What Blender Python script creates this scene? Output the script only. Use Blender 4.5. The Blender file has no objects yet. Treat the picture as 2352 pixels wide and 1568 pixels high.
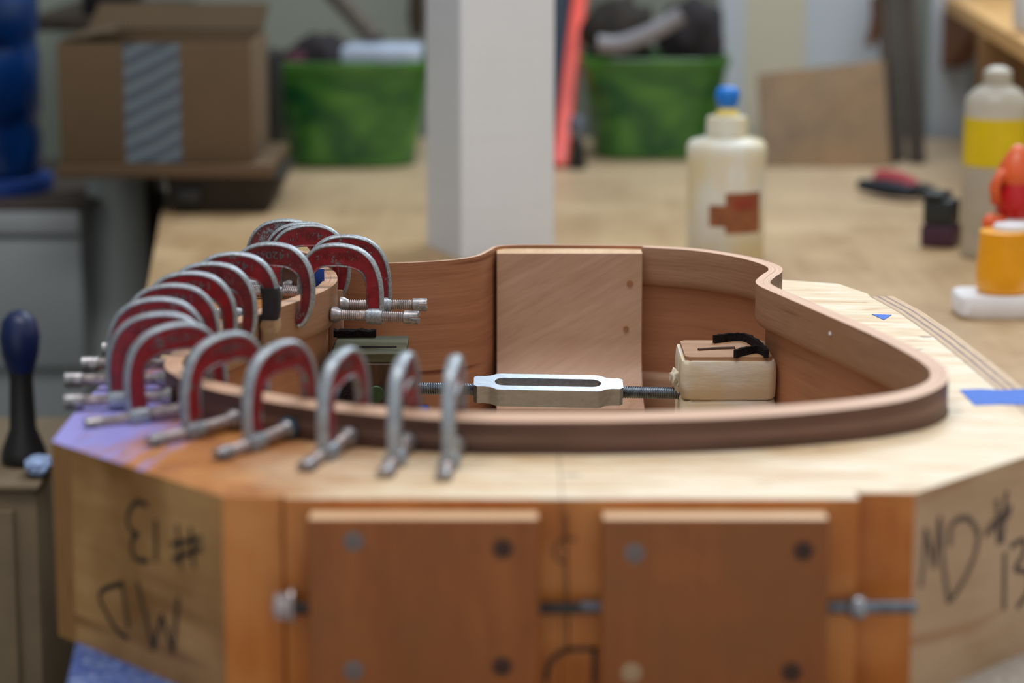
import bpy, bmesh, math, random
from mathutils import Vector, Matrix
random.seed(7)
R = math.radians
SC = bpy.context.scene
COL = SC.collection

# ------------------------------------------------------------------ camera, world, lights, exposure
FPX, CX, CY = 5900.0, 1176.0, 784.0
PITCH = math.atan((CY + 357.0) / FPX)
SP, CP = math.sin(PITCH), math.cos(PITCH)
ZC = 1.28                                   # camera height above the floor
ZR, ZM, ZB = ZC - .264, ZC - .2825, ZC - .380   # rim top, mold top, bench top

cam_d = bpy.data.cameras.new('camera')
cam = bpy.data.objects.new('camera', cam_d); COL.objects.link(cam)
cam.location = (0, 0, ZC); cam.rotation_euler = (math.pi / 2 - PITCH, 0, 0)
cam_d.sensor_width = 36; cam_d.lens = FPX / 2352 * 36
cam_d.clip_start = .02; cam_d.clip_end = 50
cam_d.dof.use_dof = True; cam_d.dof.focus_distance = 1.60; cam_d.dof.aperture_fstop = 5.0
SC.camera = cam

w = bpy.data.worlds.new('world'); SC.world = w; w.use_nodes = True
w.node_tree.nodes['Background'].inputs[0].default_value = (.985, .985, 1.0, 1)
w.node_tree.nodes['Background'].inputs[1].default_value = .62

def area(name, loc, aim, sx, sy, power, col):
    d = bpy.data.lights.new(name, 'AREA'); d.shape = 'RECTANGLE'; d.size = sx; d.size_y = sy
    d.energy = power; d.color = col
    o = bpy.data.objects.new(name, d); COL.objects.link(o); o.location = loc
    o.rotation_euler = (Vector(aim) - Vector(loc)).to_track_quat('-Z', 'Y').to_euler()
    return o
area('window_light', (.55, 3.15, 2.35), (0.05, 1.35, 1.0), 1.3, .9, 27, (.80, .91, 1.0))
area('ceiling_lamp', (-.1, 1.35, 2.7), (-.1, 1.35, 0), 1.3, .35, 15, (1.0, .975, .94))

SC.view_settings.view_transform = 'Standard'; SC.view_settings.look = 'None'
SC.view_settings.gamma = 1; SC.view_settings.use_curve_mapping = False
SC.view_settings.exposure = 0.0

# ------------------------------------------------------------------ measuring helpers (real positions in metres)
def ray(px, py):
    u, v = (px - CX) / FPX, (py - CY) / FPX
    return Vector((u, CP - v * SP, -(SP + v * CP)))
def at(px, py, Y):
    r = ray(px, py); t = Y / r.y
    return Vector((r.x * t, Y, ZC + r.z * t))
def on(px, py, z):
    r = ray(px, py); t = (z - ZC) / r.z
    return Vector((r.x * t, r.y * t, z))
def onpl(px, py, p0, n):
    r = ray(px, py); c = Vector((0, 0, ZC)); t = (Vector(p0) - c).dot(n) / r.dot(n)
    return c + r * t

# ------------------------------------------------------------------ materials
def lin(c):
    return tuple((x / 255 / 12.92) if x / 255 <= .04045 else ((x / 255 + .055) / 1.055) ** 2.4 for x in c) + (1,)
class NT:
    def __init__(s, name):
        s.m = bpy.data.materials.new(name); s.m.use_nodes = True; s.t = s.m.node_tree
        s.b = s.t.nodes['Principled BSDF']
    def n(s, typ, **kw):
        x = s.t.nodes.new(typ)
        for k, v in kw.items(): setattr(x, k, v)
        return x
    def l(s, a, b): s.t.links.new(a, b)
    def coord(s, out='Object', scale=(1, 1, 1), rot=(0, 0, 0), loc=(0, 0, 0), rand=False):
        tc = s.n('ShaderNodeTexCoord'); mp = s.n('ShaderNodeMapping')
        mp.inputs['Scale'].default_value = scale; mp.inputs['Location'].default_value = loc
        if any(rot):
            m0 = s.n('ShaderNodeMapping'); m0.inputs['Rotation'].default_value = rot
            s.l(tc.outputs[out], m0.inputs[0]); s.l(m0.outputs[0], mp.inputs[0])
        else: s.l(tc.outputs[out], mp.inputs[0])
        if rand:
            oi = s.n('ShaderNodeObjectInfo'); ad = s.n('ShaderNodeVectorMath', operation='MULTIPLY_ADD')
            ad.inputs[1].default_value = (40, 31, 57)
            cb = s.n('ShaderNodeCombineXYZ')
            for i in range(3): s.l(oi.outputs['Random'], cb.inputs[i])
            s.l(cb.outputs[0], ad.inputs[0]); s.l(mp.outputs[0], ad.inputs[2])
            return ad.outputs[0]
        return mp.outputs[0]
    def noise(s, vec, scale, detail=4, rough=.55, dist=0):
        x = s.n('ShaderNodeTexNoise'); x.inputs['Scale'].default_value = scale
        x.inputs['Detail'].default_value = detail; x.inputs['Roughness'].default_value = rough
        x.inputs['Distortion'].default_value = dist; s.l(vec, x.inputs['Vector']); return x.outputs[0]
    def ramp(s, fac, stops):
        x = s.n('ShaderNodeValToRGB'); e = x.color_ramp.elements
        while len(e) < len(stops): e.new(.5)
        for i, (p, c) in enumerate(stops): e[i].position = p; e[i].color = c
        s.l(fac, x.inputs[0]); return x.outputs[0]
    def mix(s, fac, a, b, mode='MIX'):
        x = s.n('ShaderNodeMix', data_type='RGBA', blend_type=mode)
        for sock, v in ((x.inputs[0], fac), (x.inputs[6], a), (x.inputs[7], b)):
            if hasattr(v, 'is_linked'): s.l(v, sock)
            else: sock.default_value = v
        return x.outputs[2]
    def bump(s, h, strength=.3, dist=.001):
        x = s.n('ShaderNodeBump'); x.inputs['Strength'].default_value = strength
        x.inputs['Distance'].default_value = dist; s.l(h, x.inputs['Height']); s.l(x.outputs[0], s.b.inputs['Normal'])
    def col(s, v):
        if hasattr(v, 'is_linked'): s.l(v, s.b.inputs['Base Color'])
        else: s.b.inputs['Base Color'].default_value = v
    def set(s, rough=.5, metal=0, spec=.5):
        s.b.inputs['Roughness'].default_value = rough; s.b.inputs['Metallic'].default_value = metal
        s.b.inputs['Specular IOR Level'].default_value = spec
BW = ((0, 0, 0, 1), (1, 1, 1, 1))

def plain(name, c, rough=.5, metal=0, var=.12, scale=30, spec=.5, bump=0):
    k = NT(name); v = k.coord(); f = k.noise(v, scale, 4)
    a = lin(c); d = tuple(x * (1 - var) for x in a[:3]) + (1,); e = tuple(min(1, x * (1 + var)) for x in a[:3]) + (1,)
    k.col(k.ramp(f, [(.3, d), (.7, e)])); k.set(rough, metal, spec)
    if bump: k.bump(k.noise(v, scale * 6, 3), bump)
    return k.m

def wood(name, c1, c2, scale=(6, 90, 90), rot=(0, 0, 0), rough=.5, fleck=None, blot=None, coord='Object', bump=.15, spec=.4, fine=5.0, contrast=.22):
    """long soft grain along the axis with the small scale, fine pores on top, optional dark flecks and big blotches"""
    k = NT(name)
    v = k.coord(coord, scale, rot)
    g = k.noise(v, 1.0, 6, .6, .6)
    c = k.ramp(g, [(.5 - contrast, lin(c2)), (.5 + contrast, lin(c1))])
    v2 = k.coord(coord, tuple(x * fine for x in scale), rot)
    p = k.noise(v2, 1.0, 3, .6)
    c = k.mix(k.ramp(p, [(.36, (.55, .55, .55, 1)), (.56, (1, 1, 1, 1))]), k.mix(.35, c, lin(c2), 'MULTIPLY'), c)
    if blot:
        vb = k.coord(coord, (blot[1],) * 3)
        c = k.mix(k.ramp(k.noise(vb, 1.0, 3), [(.42, BW[0]), (.68, BW[1])]), c, lin(blot[0]))
    if fleck:
        vf = k.coord(coord, tuple(x * fleck[1] for x in scale), rot, (3, 5, 7))
        c = k.mix(k.ramp(k.noise(vf, 1.0, 2, .5), [(.66, BW[0]), (.74, BW[1])]), c, lin(fleck[0]))
    k.col(c); k.set(rough, 0, spec)
    if bump: k.bump(p, bump, .0006)
    return k.m

# ------------------------------------------------------------------ object helpers
def mesh_obj(name, bm, mats, parent=None, smooth=.6):
    me = bpy.data.meshes.new(name)
    if parent is not None and 'origin' in ORG.get(parent.name, {}):
        bmesh.ops.translate(bm, verts=bm.verts, vec=-ORG[parent.name]['origin'])
    bmesh.ops.recalc_face_normals(bm, faces=bm.faces)
    bm.to_mesh(me); bm.free()
    for m in (mats if isinstance(mats, (list, tuple)) else [mats]): me.materials.append(m)
    if smooth:
        me.polygons.foreach_set('use_smooth', [True] * len(me.polygons))
        me.set_sharp_from_angle(angle=smooth)
    o = bpy.data.objects.new(name, me); COL.objects.link(o)
    if parent is not None:
        o.parent = parent
        if parent.name in ORG: ORG[o.name] = ORG[parent.name]
    return o
ORG = {}
def tag(o, label=None, cat=None, group=None, kind=None):
    if label: o['label'] = label
    if cat: o['category'] = cat
    if group: o['group'] = group
    if kind: o['kind'] = kind
    return o
def thing(name, loc, label, cat, group=None):
    o = bpy.data.objects.new(name, None); COL.objects.link(o); o.location = loc
    o.empty_display_size = .02
    ORG[o.name] = {'origin': Vector(loc)}
    return tag(o, label, cat, group)
def single(name, bm, mats, label, cat, group=None, smooth=.6, kind=None):
    cs = [v.co for v in bm.verts]
    c = Vector((sum(v.x for v in cs) / len(cs), sum(v.y for v in cs) / len(cs), min(v.z for v in cs)))
    bmesh.ops.translate(bm, verts=bm.verts, vec=-c)
    o = mesh_obj(name, bm, mats, None, smooth); o.location = c
    return tag(o, label, cat, group, kind)
def struct(name, bm, mats):
    o = mesh_obj(name, bm, mats, None, .5); o['kind'] = 'structure'; return o

def box(bm, lo, hi, bev=0, rot=None, mi=0, seg=2):
    lo, hi = Vector(lo), Vector(hi)
    r = bmesh.ops.create_cube(bm, size=1)
    vs = r['verts']
    bmesh.ops.scale(bm, verts=vs, vec=hi - lo)
    if bev:
        es = list({e for v in vs for e in v.link_edges})
        rr = bmesh.ops.bevel(bm, geom=es, offset=bev, segments=seg, profile=.5, affect='EDGES')
        vs = list({v for f in rr['faces'] for v in f.verts} | {v for v in vs if v.is_valid})
    if rot: bmesh.ops.rotate(bm, verts=vs, cent=(0, 0, 0), matrix=rot)
    bmesh.ops.translate(bm, verts=vs, vec=(lo + hi) / 2)
    if mi:
        for f in {f for v in vs for f in v.link_faces}: f.material_index = mi
    return vs
def loft(bm, rings, closed=True, cap=True, mi=0):
    vr = [[bm.verts.new(p) for p in r] for r in rings]
    n = len(vr[0])
    for a, b in zip(vr, vr[1:]):
        for i in range(n if closed else n - 1):
            j = (i + 1) % n
            f = bm.faces.new((a[i], a[j], b[j], b[i])); f.material_index = mi
    if cap:
        for r in (vr[0], vr[-1]):
            try: bm.faces.new(r).material_index = mi
            except ValueError: pass
    return vr
def basis(d):
    d = Vector(d).normalized(); u = d.orthogonal().normalized()
    if abs(d.z) < .9: u = d.cross(Vector((0, 0, 1))).normalized()
    return d, u, d.cross(u)
def tube(bm, pts, r, n=12, cap=True, mi=0):
    """tube along a polyline; r a number or one per point"""
    pts = [Vector(p) for p in pts]; rs = r if isinstance(r, (list, tuple)) else [r] * len(pts)
    rings = []; u0 = None
    for i, p in enumerate(pts):
        d = (pts[min(i + 1, len(pts) - 1)] - pts[max(i - 1, 0)]).normalized()
        if u0 is None: _, u, v = basis(d)
        else: u = (u0 - d * u0.dot(d)).normalized(); v = d.cross(u)
        u0 = u
        rings.append([p + (u * math.cos(2 * math.pi * k / n) + v * math.sin(2 * math.pi * k / n)) * rs[i] for k in range(n)])
    return loft(bm, rings, True, cap, mi)
def lathe(bm, prof, c=(0, 0, 0), n=32, axis='Z', mi=0, cap=True):
    c = Vector(c); rings = []
    for r, h in prof:
        ring = []
        for k in range(n):
            a = 2 * math.pi * k / n; x, y = r * math.cos(a), r * math.sin(a)
            p = {'Z': (x, y, h), 'X': (h, x, y), 'Y': (x, h, y)}[axis]
            ring.append(c + Vector(p))
        rings.append(ring)
    return loft(bm, rings, True, cap, mi)
def rrect(w, d, r, cx=0, cy=0, n=5):
    out = []
    for sx, sy, a0 in ((1, 1, 0), (-1, 1, 90), (-1, -1, 180), (1, -1, 270)):
        for k in range(n + 1):
            a = R(a0 + 90 * k / n)
            out.append((cx + sx * (w / 2 - r) + r * math.cos(a), cy + sy * (d / 2 - r) + r * math.sin(a)))
    return out
def catmull(P, m=10, closed=False):
    out = []; n = len(P); D = len(P[0])
    for i in range(n if closed else n - 1):
        if closed: p = [P[(i - 1) % n], P[i], P[(i + 1) % n], P[(i + 2) % n]]
        else: p = [P[max(i - 1, 0)], P[i], P[i + 1], P[min(i + 2, n - 1)]]
        for k in range(m):
            t = k / m
            out.append(tuple(.5 * (2 * p[1][d] + (p[2][d] - p[0][d]) * t + (2 * p[0][d] - 5 * p[1][d] + 4 * p[2][d] - p[3][d]) * t * t
                       + (3 * p[1][d] - p[0][d] - 3 * p[2][d] + p[3][d]) * t ** 3) for d in range(D)))
    if not closed: out.append(tuple(P[-1]))
    return out
def prism(bm, poly, z0, z1, mi_top=0, mi_side=0, edge_mi=None):
    b = [bm.verts.new((x, y, z0)) for x, y in poly]; t = [bm.verts.new((x, y, z1)) for x, y in poly]
    n = len(poly)
    for i in range(n):
        j = (i + 1) % n
        f = bm.faces.new((b[i], b[j], t[j], t[i])); f.material_index = edge_mi.get(i, mi_side) if edge_mi else mi_side
    ft = bm.faces.new(t); ft.normal_update(); ft.material_index = mi_top; fb = bm.faces.new(b); fb.normal_update(); fb.material_index = mi_side
    bmesh.ops.triangulate(bm, faces=[ft, fb], ngon_method='EAR_CLIP')
def ribbon(bm, pts, nrm, wid, off=.00025, thick=.0003):
    """a flat marker stroke lying on a face with normal nrm"""
    nrm = Vector(nrm).normalized(); pts = [Vector(p) + nrm * off for p in pts]; rings = []
    for i, p in enumerate(pts):
        d = (pts[min(i + 1, len(pts) - 1)] - pts[max(i - 1, 0)]).normalized(); s = d.cross(nrm).normalized() * wid / 2
        if i == 0: p = p - d * wid * .3
        if i == len(pts) - 1: p = p + d * wid * .3
        rings.append([p - s, p + s, p + s - nrm * thick, p - s - nrm * thick])
    loft(bm, rings)
def thread(bm, x0, x1, r, pitch, depth, n=14, c=(0, 0, 0)):
    """screw thread along X: a real helical groove"""
    sub = 4; m = int((x1 - x0) / pitch * sub); c = Vector(c); rings = []
    for i in range(m + 1):
        x = x0 + (x1 - x0) * i / m; ring = []
        for k in range(n):
            a = 2 * math.pi * k / n
            ph = ((x - x0) / pitch - k / n) % 1.0
            rr = r - depth * abs(2 * ph - 1)
            ring.append(c + Vector((x, rr * math.cos(a), rr * math.sin(a))))
        rings.append(ring)
    loft(bm, rings)
def lump(bm, c, s, seed, amp=.25, sub=3):
    from mathutils import noise
    r = bmesh.ops.create_icosphere(bm, subdivisions=sub, radius=1)
    for v in r['verts']:
        d = v.co.normalized(); k = 1 + amp * noise.noise(d * 2.2 + Vector((seed, seed * 2, 0))) + amp * .6 * noise.noise(d * 5 + Vector((0, seed, 3)))
        v.co = Vector((c[0] + d.x * k * s[0], c[1] + d.y * k * s[1], c[2] + d.z * k * s[2]))
def uvlay(bm): return bm.loops.layers.uv.verify()

# ------------------------------------------------------------------ material library
M = {}
M['bench'] = wood('bench_plywood', (186, 152, 108), (158, 120, 78), (30, 3, 30), rough=.42, blot=((198, 170, 132), 7), fleck=((140, 104, 70), 1.2), bump=.05)
# the pale worn front corner of the bench top
k = NT('bench_top_worn'); v = k.coord('Object', (30, 3, 30)); c = k.ramp(k.noise(v, 1, 6, .6, .5), [(.3, lin((160, 126, 86))), (.7, lin((186, 156, 116)))])
v1 = k.coord(); c = k.mix(k.ramp(k.noise(v1, 7, 3), [(.4, BW[0]), (.7, BW[1])]), c, lin((200, 172, 132)))
c = k.mix(k.ramp(k.noise(k.coord('Object', (1, 1, 1), (0, 0, 0), (4, 2, 1)), 16, 3), [(.58, BW[0]), (.75, (.5, .5, .5, 1))]), c, lin((140, 100, 58)))
sx = k.n('ShaderNodeSeparateXYZ'); k.l(v1, sx.inputs[0])
m1 = k.n('ShaderNodeMapRange'); m1.inputs[1].default_value = 1.24 - 2.1; m1.inputs[2].default_value = 1.32 - 2.1; m1.inputs[3].default_value = 1; m1.inputs[4].default_value = 0; k.l(sx.outputs[1], m1.inputs[0])
c = k.mix(m1.outputs[0], c, k.ramp(k.noise(v1, 260, 5, .7), [(.35, lin((150, 142, 134))), (.6, lin((205, 200, 194)))]))
m2 = k.n('ShaderNodeMapRange'); m2.inputs[1].default_value = .35; m2.inputs[2].default_value = 1.0; k.l(sx.outputs[1], m2.inputs[0]); m2.inputs[4].default_value = .55  # far end mixed paler: brightness of the back light put into the colour
c = k.mix(m2.outputs[0], c, lin((196, 176, 150)))
k.col(c); k.set(.42); k.bump(k.noise(v1, 300, 3), .1); M['bench_top'] = k.m

# mold top plywood: pale figured veneer, varnished orange at the left, streaky violet smear on the left corner
k = NT('mold_top_ply')
v = k.coord('Object', (14, 70, 30), (0, 0, .12)); g = k.noise(v, 1, 5, .55, 1.4)
pale = k.ramp(g, [(.30, lin((212, 174, 130))), (.48, lin((236, 212, 176))), (.66, lin((244, 230, 206)))])
v1 = k.coord(); pale = k.mix(k.ramp(k.noise(k.coord('Object', (18, 40, 10)), 1, 2), [(.62, BW[0]), (.70, (.65, .65, .65, 1))]), pale, lin((196, 148, 104)))
pale = k.mix(k.ramp(k.noise(k.coord('Object', (26, 60, 10), loc=(9, 2, 1)), 1, 1), [(.72, BW[0]), (.75, (.9, .9, .9, 1))]), pale, lin((124, 92, 74)))
org = k.ramp(k.noise(k.coord('Object', (40, 25, 20), (0, 0, .8)), 1, 5, .6, 1), [(.32, lin((150, 84, 34))), (.66, lin((206, 140, 78)))])
sx = k.n('ShaderNodeSeparateXYZ'); k.l(v1, sx.inputs[0])
nz = k.n('ShaderNodeMath', operation='MULTIPLY_ADD'); k.l(k.noise(v1, 22, 3), nz.inputs[0]); nz.inputs[1].default_value = .10; k.l(sx.outputs[0], nz.inputs[2])
mr = k.n('ShaderNodeMapRange'); mr.inputs[1].default_value = -.095; mr.inputs[2].default_value = -.02; mr.inputs[3].default_value = 1; mr.inputs[4].default_value = 0; k.l(nz.outputs[0], mr.inputs[0])
c = k.mix(mr.outputs[0], pale, org)
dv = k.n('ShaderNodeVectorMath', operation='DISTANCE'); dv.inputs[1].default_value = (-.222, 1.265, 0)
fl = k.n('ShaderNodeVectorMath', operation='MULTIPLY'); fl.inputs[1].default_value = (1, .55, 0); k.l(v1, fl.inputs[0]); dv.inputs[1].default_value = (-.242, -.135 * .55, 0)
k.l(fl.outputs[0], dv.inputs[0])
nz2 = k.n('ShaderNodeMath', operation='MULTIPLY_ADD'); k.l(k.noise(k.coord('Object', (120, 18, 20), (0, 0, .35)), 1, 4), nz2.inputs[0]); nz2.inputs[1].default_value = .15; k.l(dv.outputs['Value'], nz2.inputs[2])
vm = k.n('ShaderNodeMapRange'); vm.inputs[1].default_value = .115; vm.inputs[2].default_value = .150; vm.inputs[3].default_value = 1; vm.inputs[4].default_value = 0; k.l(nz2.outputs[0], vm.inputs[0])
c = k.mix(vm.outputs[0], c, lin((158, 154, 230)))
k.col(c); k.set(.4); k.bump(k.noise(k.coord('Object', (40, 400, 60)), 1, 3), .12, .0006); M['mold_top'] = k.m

M['mold_orange'] = wood('mold_orange_varnish', (206, 124, 46), (168, 92, 20), (40, 40, 4), rough=.34, blot=((212, 140, 72), 16), bump=.05)
M['mold_side'] = wood('mold_bare_side', (204, 160, 106), (182, 136, 80), (9, 9, 110), rough=.55, blot=((134, 90, 42), 14), fleck=((130, 84, 44), .35), bump=.1)
M['mold_side_right'] = wood('mold_pale_side', (196, 164, 132), (178, 144, 112), (9, 9, 110), rough=.55, blot=((200, 168, 138), 14), fleck=((170, 126, 92), .6), bump=.1)
M['plate'] = wood('spacer_plate_mahogany', (162, 96, 42), (138, 74, 22), (30, 30, 8), rough=.45, blot=((136, 80, 36), 18), bump=.06)
M['plate_edge'] = wood('spacer_plate_edge', (236, 202, 164), (214, 172, 130), (10, 60, 60), rough=.5, bump=.05)
# plywood edge with dark glue plies across the UV's v
def plies(name, base, dark, stripes, patch=False):
    k = NT(name); v = k.coord('UV'); sx = k.n('ShaderNodeSeparateXYZ'); k.l(v, sx.inputs[0])
    g = k.noise(k.coord('UV', (60, 9, 1)), 1, 5, .6)
    c = k.ramp(g, [(.3, lin(tuple(int(q * .85) for q in base))), (.7, lin(base))])
    st = []
    for a, b in stripes: st += [(a - .02, BW[0]), (a, BW[1]), (b, BW[1]), (b + .02, BW[0])]
    c = k.mix(k.ramp(sx.outputs[1], st), c, k.ramp(g, [(.35, lin(dark)), (.75, lin(tuple(min(255, q + 40) for q in dark)))]))
    if patch:
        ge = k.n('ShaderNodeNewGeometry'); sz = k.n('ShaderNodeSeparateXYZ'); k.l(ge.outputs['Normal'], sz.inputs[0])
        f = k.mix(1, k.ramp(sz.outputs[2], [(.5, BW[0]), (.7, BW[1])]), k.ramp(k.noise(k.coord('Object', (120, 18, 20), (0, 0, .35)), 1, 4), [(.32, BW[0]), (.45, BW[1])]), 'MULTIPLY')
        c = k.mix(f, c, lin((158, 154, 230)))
    k.col(c); k.set(.5); k.bump(g, .1); return k.m
M['ply_right'] = plies('mold_ply_edge', (216, 180, 138), (124, 92, 76), [(.30, .40), (.62, .74), (.93, .95)])
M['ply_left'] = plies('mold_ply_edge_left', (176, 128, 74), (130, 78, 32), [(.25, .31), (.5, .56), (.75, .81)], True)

M['side_out'] = wood('side_outer_walnut', (106, 74, 62), (70, 46, 38), (3, 60, 1), coord='UV', rough=.5, fleck=((48, 28, 24), .6), blot=((112, 80, 68), 6), bump=.15)
_m = M['side_out']; k = NT.__new__(NT); k.m = _m; k.t = _m.node_tree; k.b = k.t.nodes['Principled BSDF']
_src = k.b.inputs['Base Color'].links[0].from_socket; _sx = k.n('ShaderNodeSeparateXYZ'); k.l(k.coord('UV'), _sx.inputs[0])
_ln = k.ramp(_sx.outputs[1], [(.1042, BW[0]), (.1050, BW[1]), (.1058, BW[1]), (.1066, BW[0])])
_mk = k.ramp(k.noise(k.coord('UV', (9, 40, 1)), 1, 4), [(.35, (.1, .1, .1, 1)), (.6, (.6, .6, .6, 1))])
k.col(k.mix(k.mix(1, _ln, _mk, 'MULTIPLY'), _src, lin((150, 118, 104))))
M['side_in'] = wood('side_inner_mahogany', (186, 132, 98), (158, 104, 72), (5, 110, 1), coord='UV', rough=.5, fleck=((110, 56, 32), .8), blot=((180, 124, 90), 9), bump=.25)
M['lining'] = wood('lining_bent_wood', (180, 144, 118), (156, 118, 92), (9, 160, 1), coord='UV', rough=.55, fleck=((112, 74, 54), .9), blot=((168, 126, 98), 12), bump=.3)
k = NT('lining_laminated_top'); v = k.coord('UV'); sx = k.n('ShaderNodeSeparateXYZ'); k.l(v, sx.inputs[0])
wv = k.noise(k.coord('UV', (14, 700, 1)), 1, 3, .5)
k.col(k.ramp(wv, [(.3, lin((164, 116, 92))), (.42, lin((212, 170, 142))), (.7, lin((226, 190, 164)))])); k.set(.55); M['lam_top'] = k.m
M['neck_block'] = wood('neck_block_mahogany', (206, 172, 148), (184, 146, 122), (9, 9, 80), rot=(0, R(30), 0), rough=.5, blot=((186, 144, 118), 10), bump=.12, fine=4)
M['block_edge'] = wood('neck_block_sawn_top', (226, 194, 158), (206, 170, 130), (60, 10, 30), rough=.55)
M['plug'] = plain('wood_plug', (156, 106, 70), .5)

def clamp_paint(name, red, wear, steel=(128, 132, 138)):
    k = NT(name); v = k.coord('Object', (1, 1, 1), rand=True)
    big = k.noise(v, 70, 4, .6); fine = k.noise(v, 900, 3, .6)
    mixn = k.n('ShaderNodeMath', operation='MULTIPLY_ADD'); k.l(fine, mixn.inputs[0]); mixn.inputs[1].default_value = .35; k.l(big, mixn.inputs[2])
    chip = k.ramp(mixn.outputs[0], [(wear, BW[0]), (wear + .04, BW[1])])
    rc = k.ramp(k.noise(v, 160, 4), [(.3, lin(tuple(int(q * .72) for q in red))), (.7, lin(red))])
    sc_ = k.ramp(fine, [(.3, lin(tuple(int(q * .7) for q in steel))), (.7, lin(tuple(min(255, int(q * 1.2)) for q in steel)))])
    k.col(k.mix(chip, rc, sc_)); k.set(.42, 0, .5)
    mt = k.n('ShaderNodeMath', operation='MULTIPLY'); k.l(chip, mt.inputs[0]); mt.inputs[1].default_value = .75; k.l(mt.outputs[0], k.b.inputs['Metallic'])
    k.bump(k.noise(v, 1400, 2), .35, .0003); return k.m
M['red'] = clamp_paint('clamp_red_paint', (164, 34, 46), .80)
M['red_fresh'] = clamp_paint('clamp_bright_red_paint', (172, 16, 26), .84)
M['red_worn'] = clamp_paint('clamp_worn_red_paint', (140, 44, 48), .74)
M['red_edge'] = clamp_paint('clamp_edge_paint', (158, 62, 70), .66)
M['letters'] = clamp_paint('clamp_raised_letters', (140, 40, 44), .66)
def steel(name, c, rough=.4, metal=.85, sc=500):
    k = NT(name); v = k.coord('Object', rand=True); f = k.noise(v, sc, 4, .6); g = k.noise(v, 60, 3)
    c0 = k.ramp(f, [(.3, lin(tuple(int(q * .72) for q in c))), (.7, lin(tuple(min(255, int(q * 1.12)) for q in c)))])
    k.col(k.mix(k.ramp(g, [(.5, BW[0]), (.8, (.5, .5, .5, 1))]), c0, lin((92, 66, 62)))); k.set(rough, metal); k.bump(f, .25, .0003); return k.m
M['rib'] = steel('clamp_worn_steel_edge', (172, 182, 192), .42, .45, 700)
M['screw'] = steel('clamp_screw_steel', (186, 174, 174), .38, .6, 300)
M['pad'] = steel('clamp_swivel_pad_steel', (176, 174, 178), .38, .7, 300)
M['rod'] = steel('threaded_rod_zinc', (120, 130, 142), .32, .9, 200)
M['dark_rod'] = steel('threaded_rod_dark', (70, 70, 72), .4, .8, 200)
M['nut'] = steel('nut_zinc', (176, 182, 192), .28, .9, 200)
k = NT('turnbuckle_aluminium'); f = k.noise(k.coord('Object', (60, 300, 300), (0, 0, .5)), 1, 5, .7)
k.col(k.ramp(f, [(.3, lin((164, 172, 184))), (.6, lin((180, 188, 200)))])); k.set(.38, .95)
rr = k.ramp(k.noise(k.coord('Object', (90, 700, 90), (0, 0, .7)), 1, 3), [(.4, (.34, .34, .34, 1)), (.7, (.5, .5, .5, 1))]); k.l(rr, k.b.inputs['Roughness']); M['alu'] = k.m
M['leather'] = wood('cream_leather_wrap', (234, 228, 214), (214, 204, 186), (16, 60, 60), rough=.7, blot=((222, 202, 164), 38), fleck=((184, 168, 144), .5), bump=.4, fine=6)
M['pad_top'] = wood('pad_core_wood', (180, 140, 104), (156, 112, 78), (14, 60, 60), rough=.65, fleck=((90, 62, 44), 1.4), bump=.3)
M['velcro'] = plain('black_felt', (46, 40, 42), .95, 0, .6, 900, .1, .9)
M['green_wood'] = wood('green_stained_wood', (88, 88, 62), (56, 60, 36), (20, 120, 60), rough=.6, fleck=((40, 40, 26), 1.1), bump=.3)
M['brown_block'] = wood('dark_brown_block', (92, 60, 30), (46, 28, 14), (120, 120, 16), rough=.6, fleck=((24, 14, 8), 1.2), bump=.4)
M['green_dowel'] = wood('dark_green_dowel', (52, 84, 46), (20, 44, 24), (120, 60, 10), rough=.45, bump=.1)
M['slot'] = plain('slot_dark', (70, 40, 26), .8)
M['ink'] = plain('marker_ink', (30, 26, 24), .6, 0, .2)
M['ink_faded'] = plain('marker_ink_faded', (92, 74, 66), .6, 0, .35, 200)
M['pencil'] = plain('pencil_line', (84, 50, 26), .7, 0, .2)
M['blue_tape'] = plain('blue_masking_tape', (34, 104, 214), .6, 0, .12, 120, .4, .2)
M['blue_tape_dark'] = plain('blue_masking_tape_dark', (16, 62, 150), .6, 0, .15, 120)
k = NT('blue_tape_crinkled'); v = k.coord('Object', (1, 1, 1)); f = k.noise(v, 160, 6, .7, 1.5)
k.col(k.ramp(f, [(.3, lin((30, 58, 128))), (.48, lin((74, 112, 206))), (.62, lin((176, 196, 244)))])); k.set(.35); k.bump(f, .9, .003); M['blue_crinkle'] = k.m
M['black_tape'] = plain('black_cloth_tape', (34, 34, 38), .6, 0, .3, 300, .4, .5)
M['masking'] = plain('old_masking_tape', (176, 148, 116), .8, 0, .35, 160, .2, .9)
M['screw_grey'] = plain('screw_head_grey', (112, 112, 114), .4, .6); M['screw_black'] = plain('screw_head_black', (22, 22, 24), .5, .3)
M['screw_tan'] = plain('screw_head_pale', (186, 160, 128), .5, .3)
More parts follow.
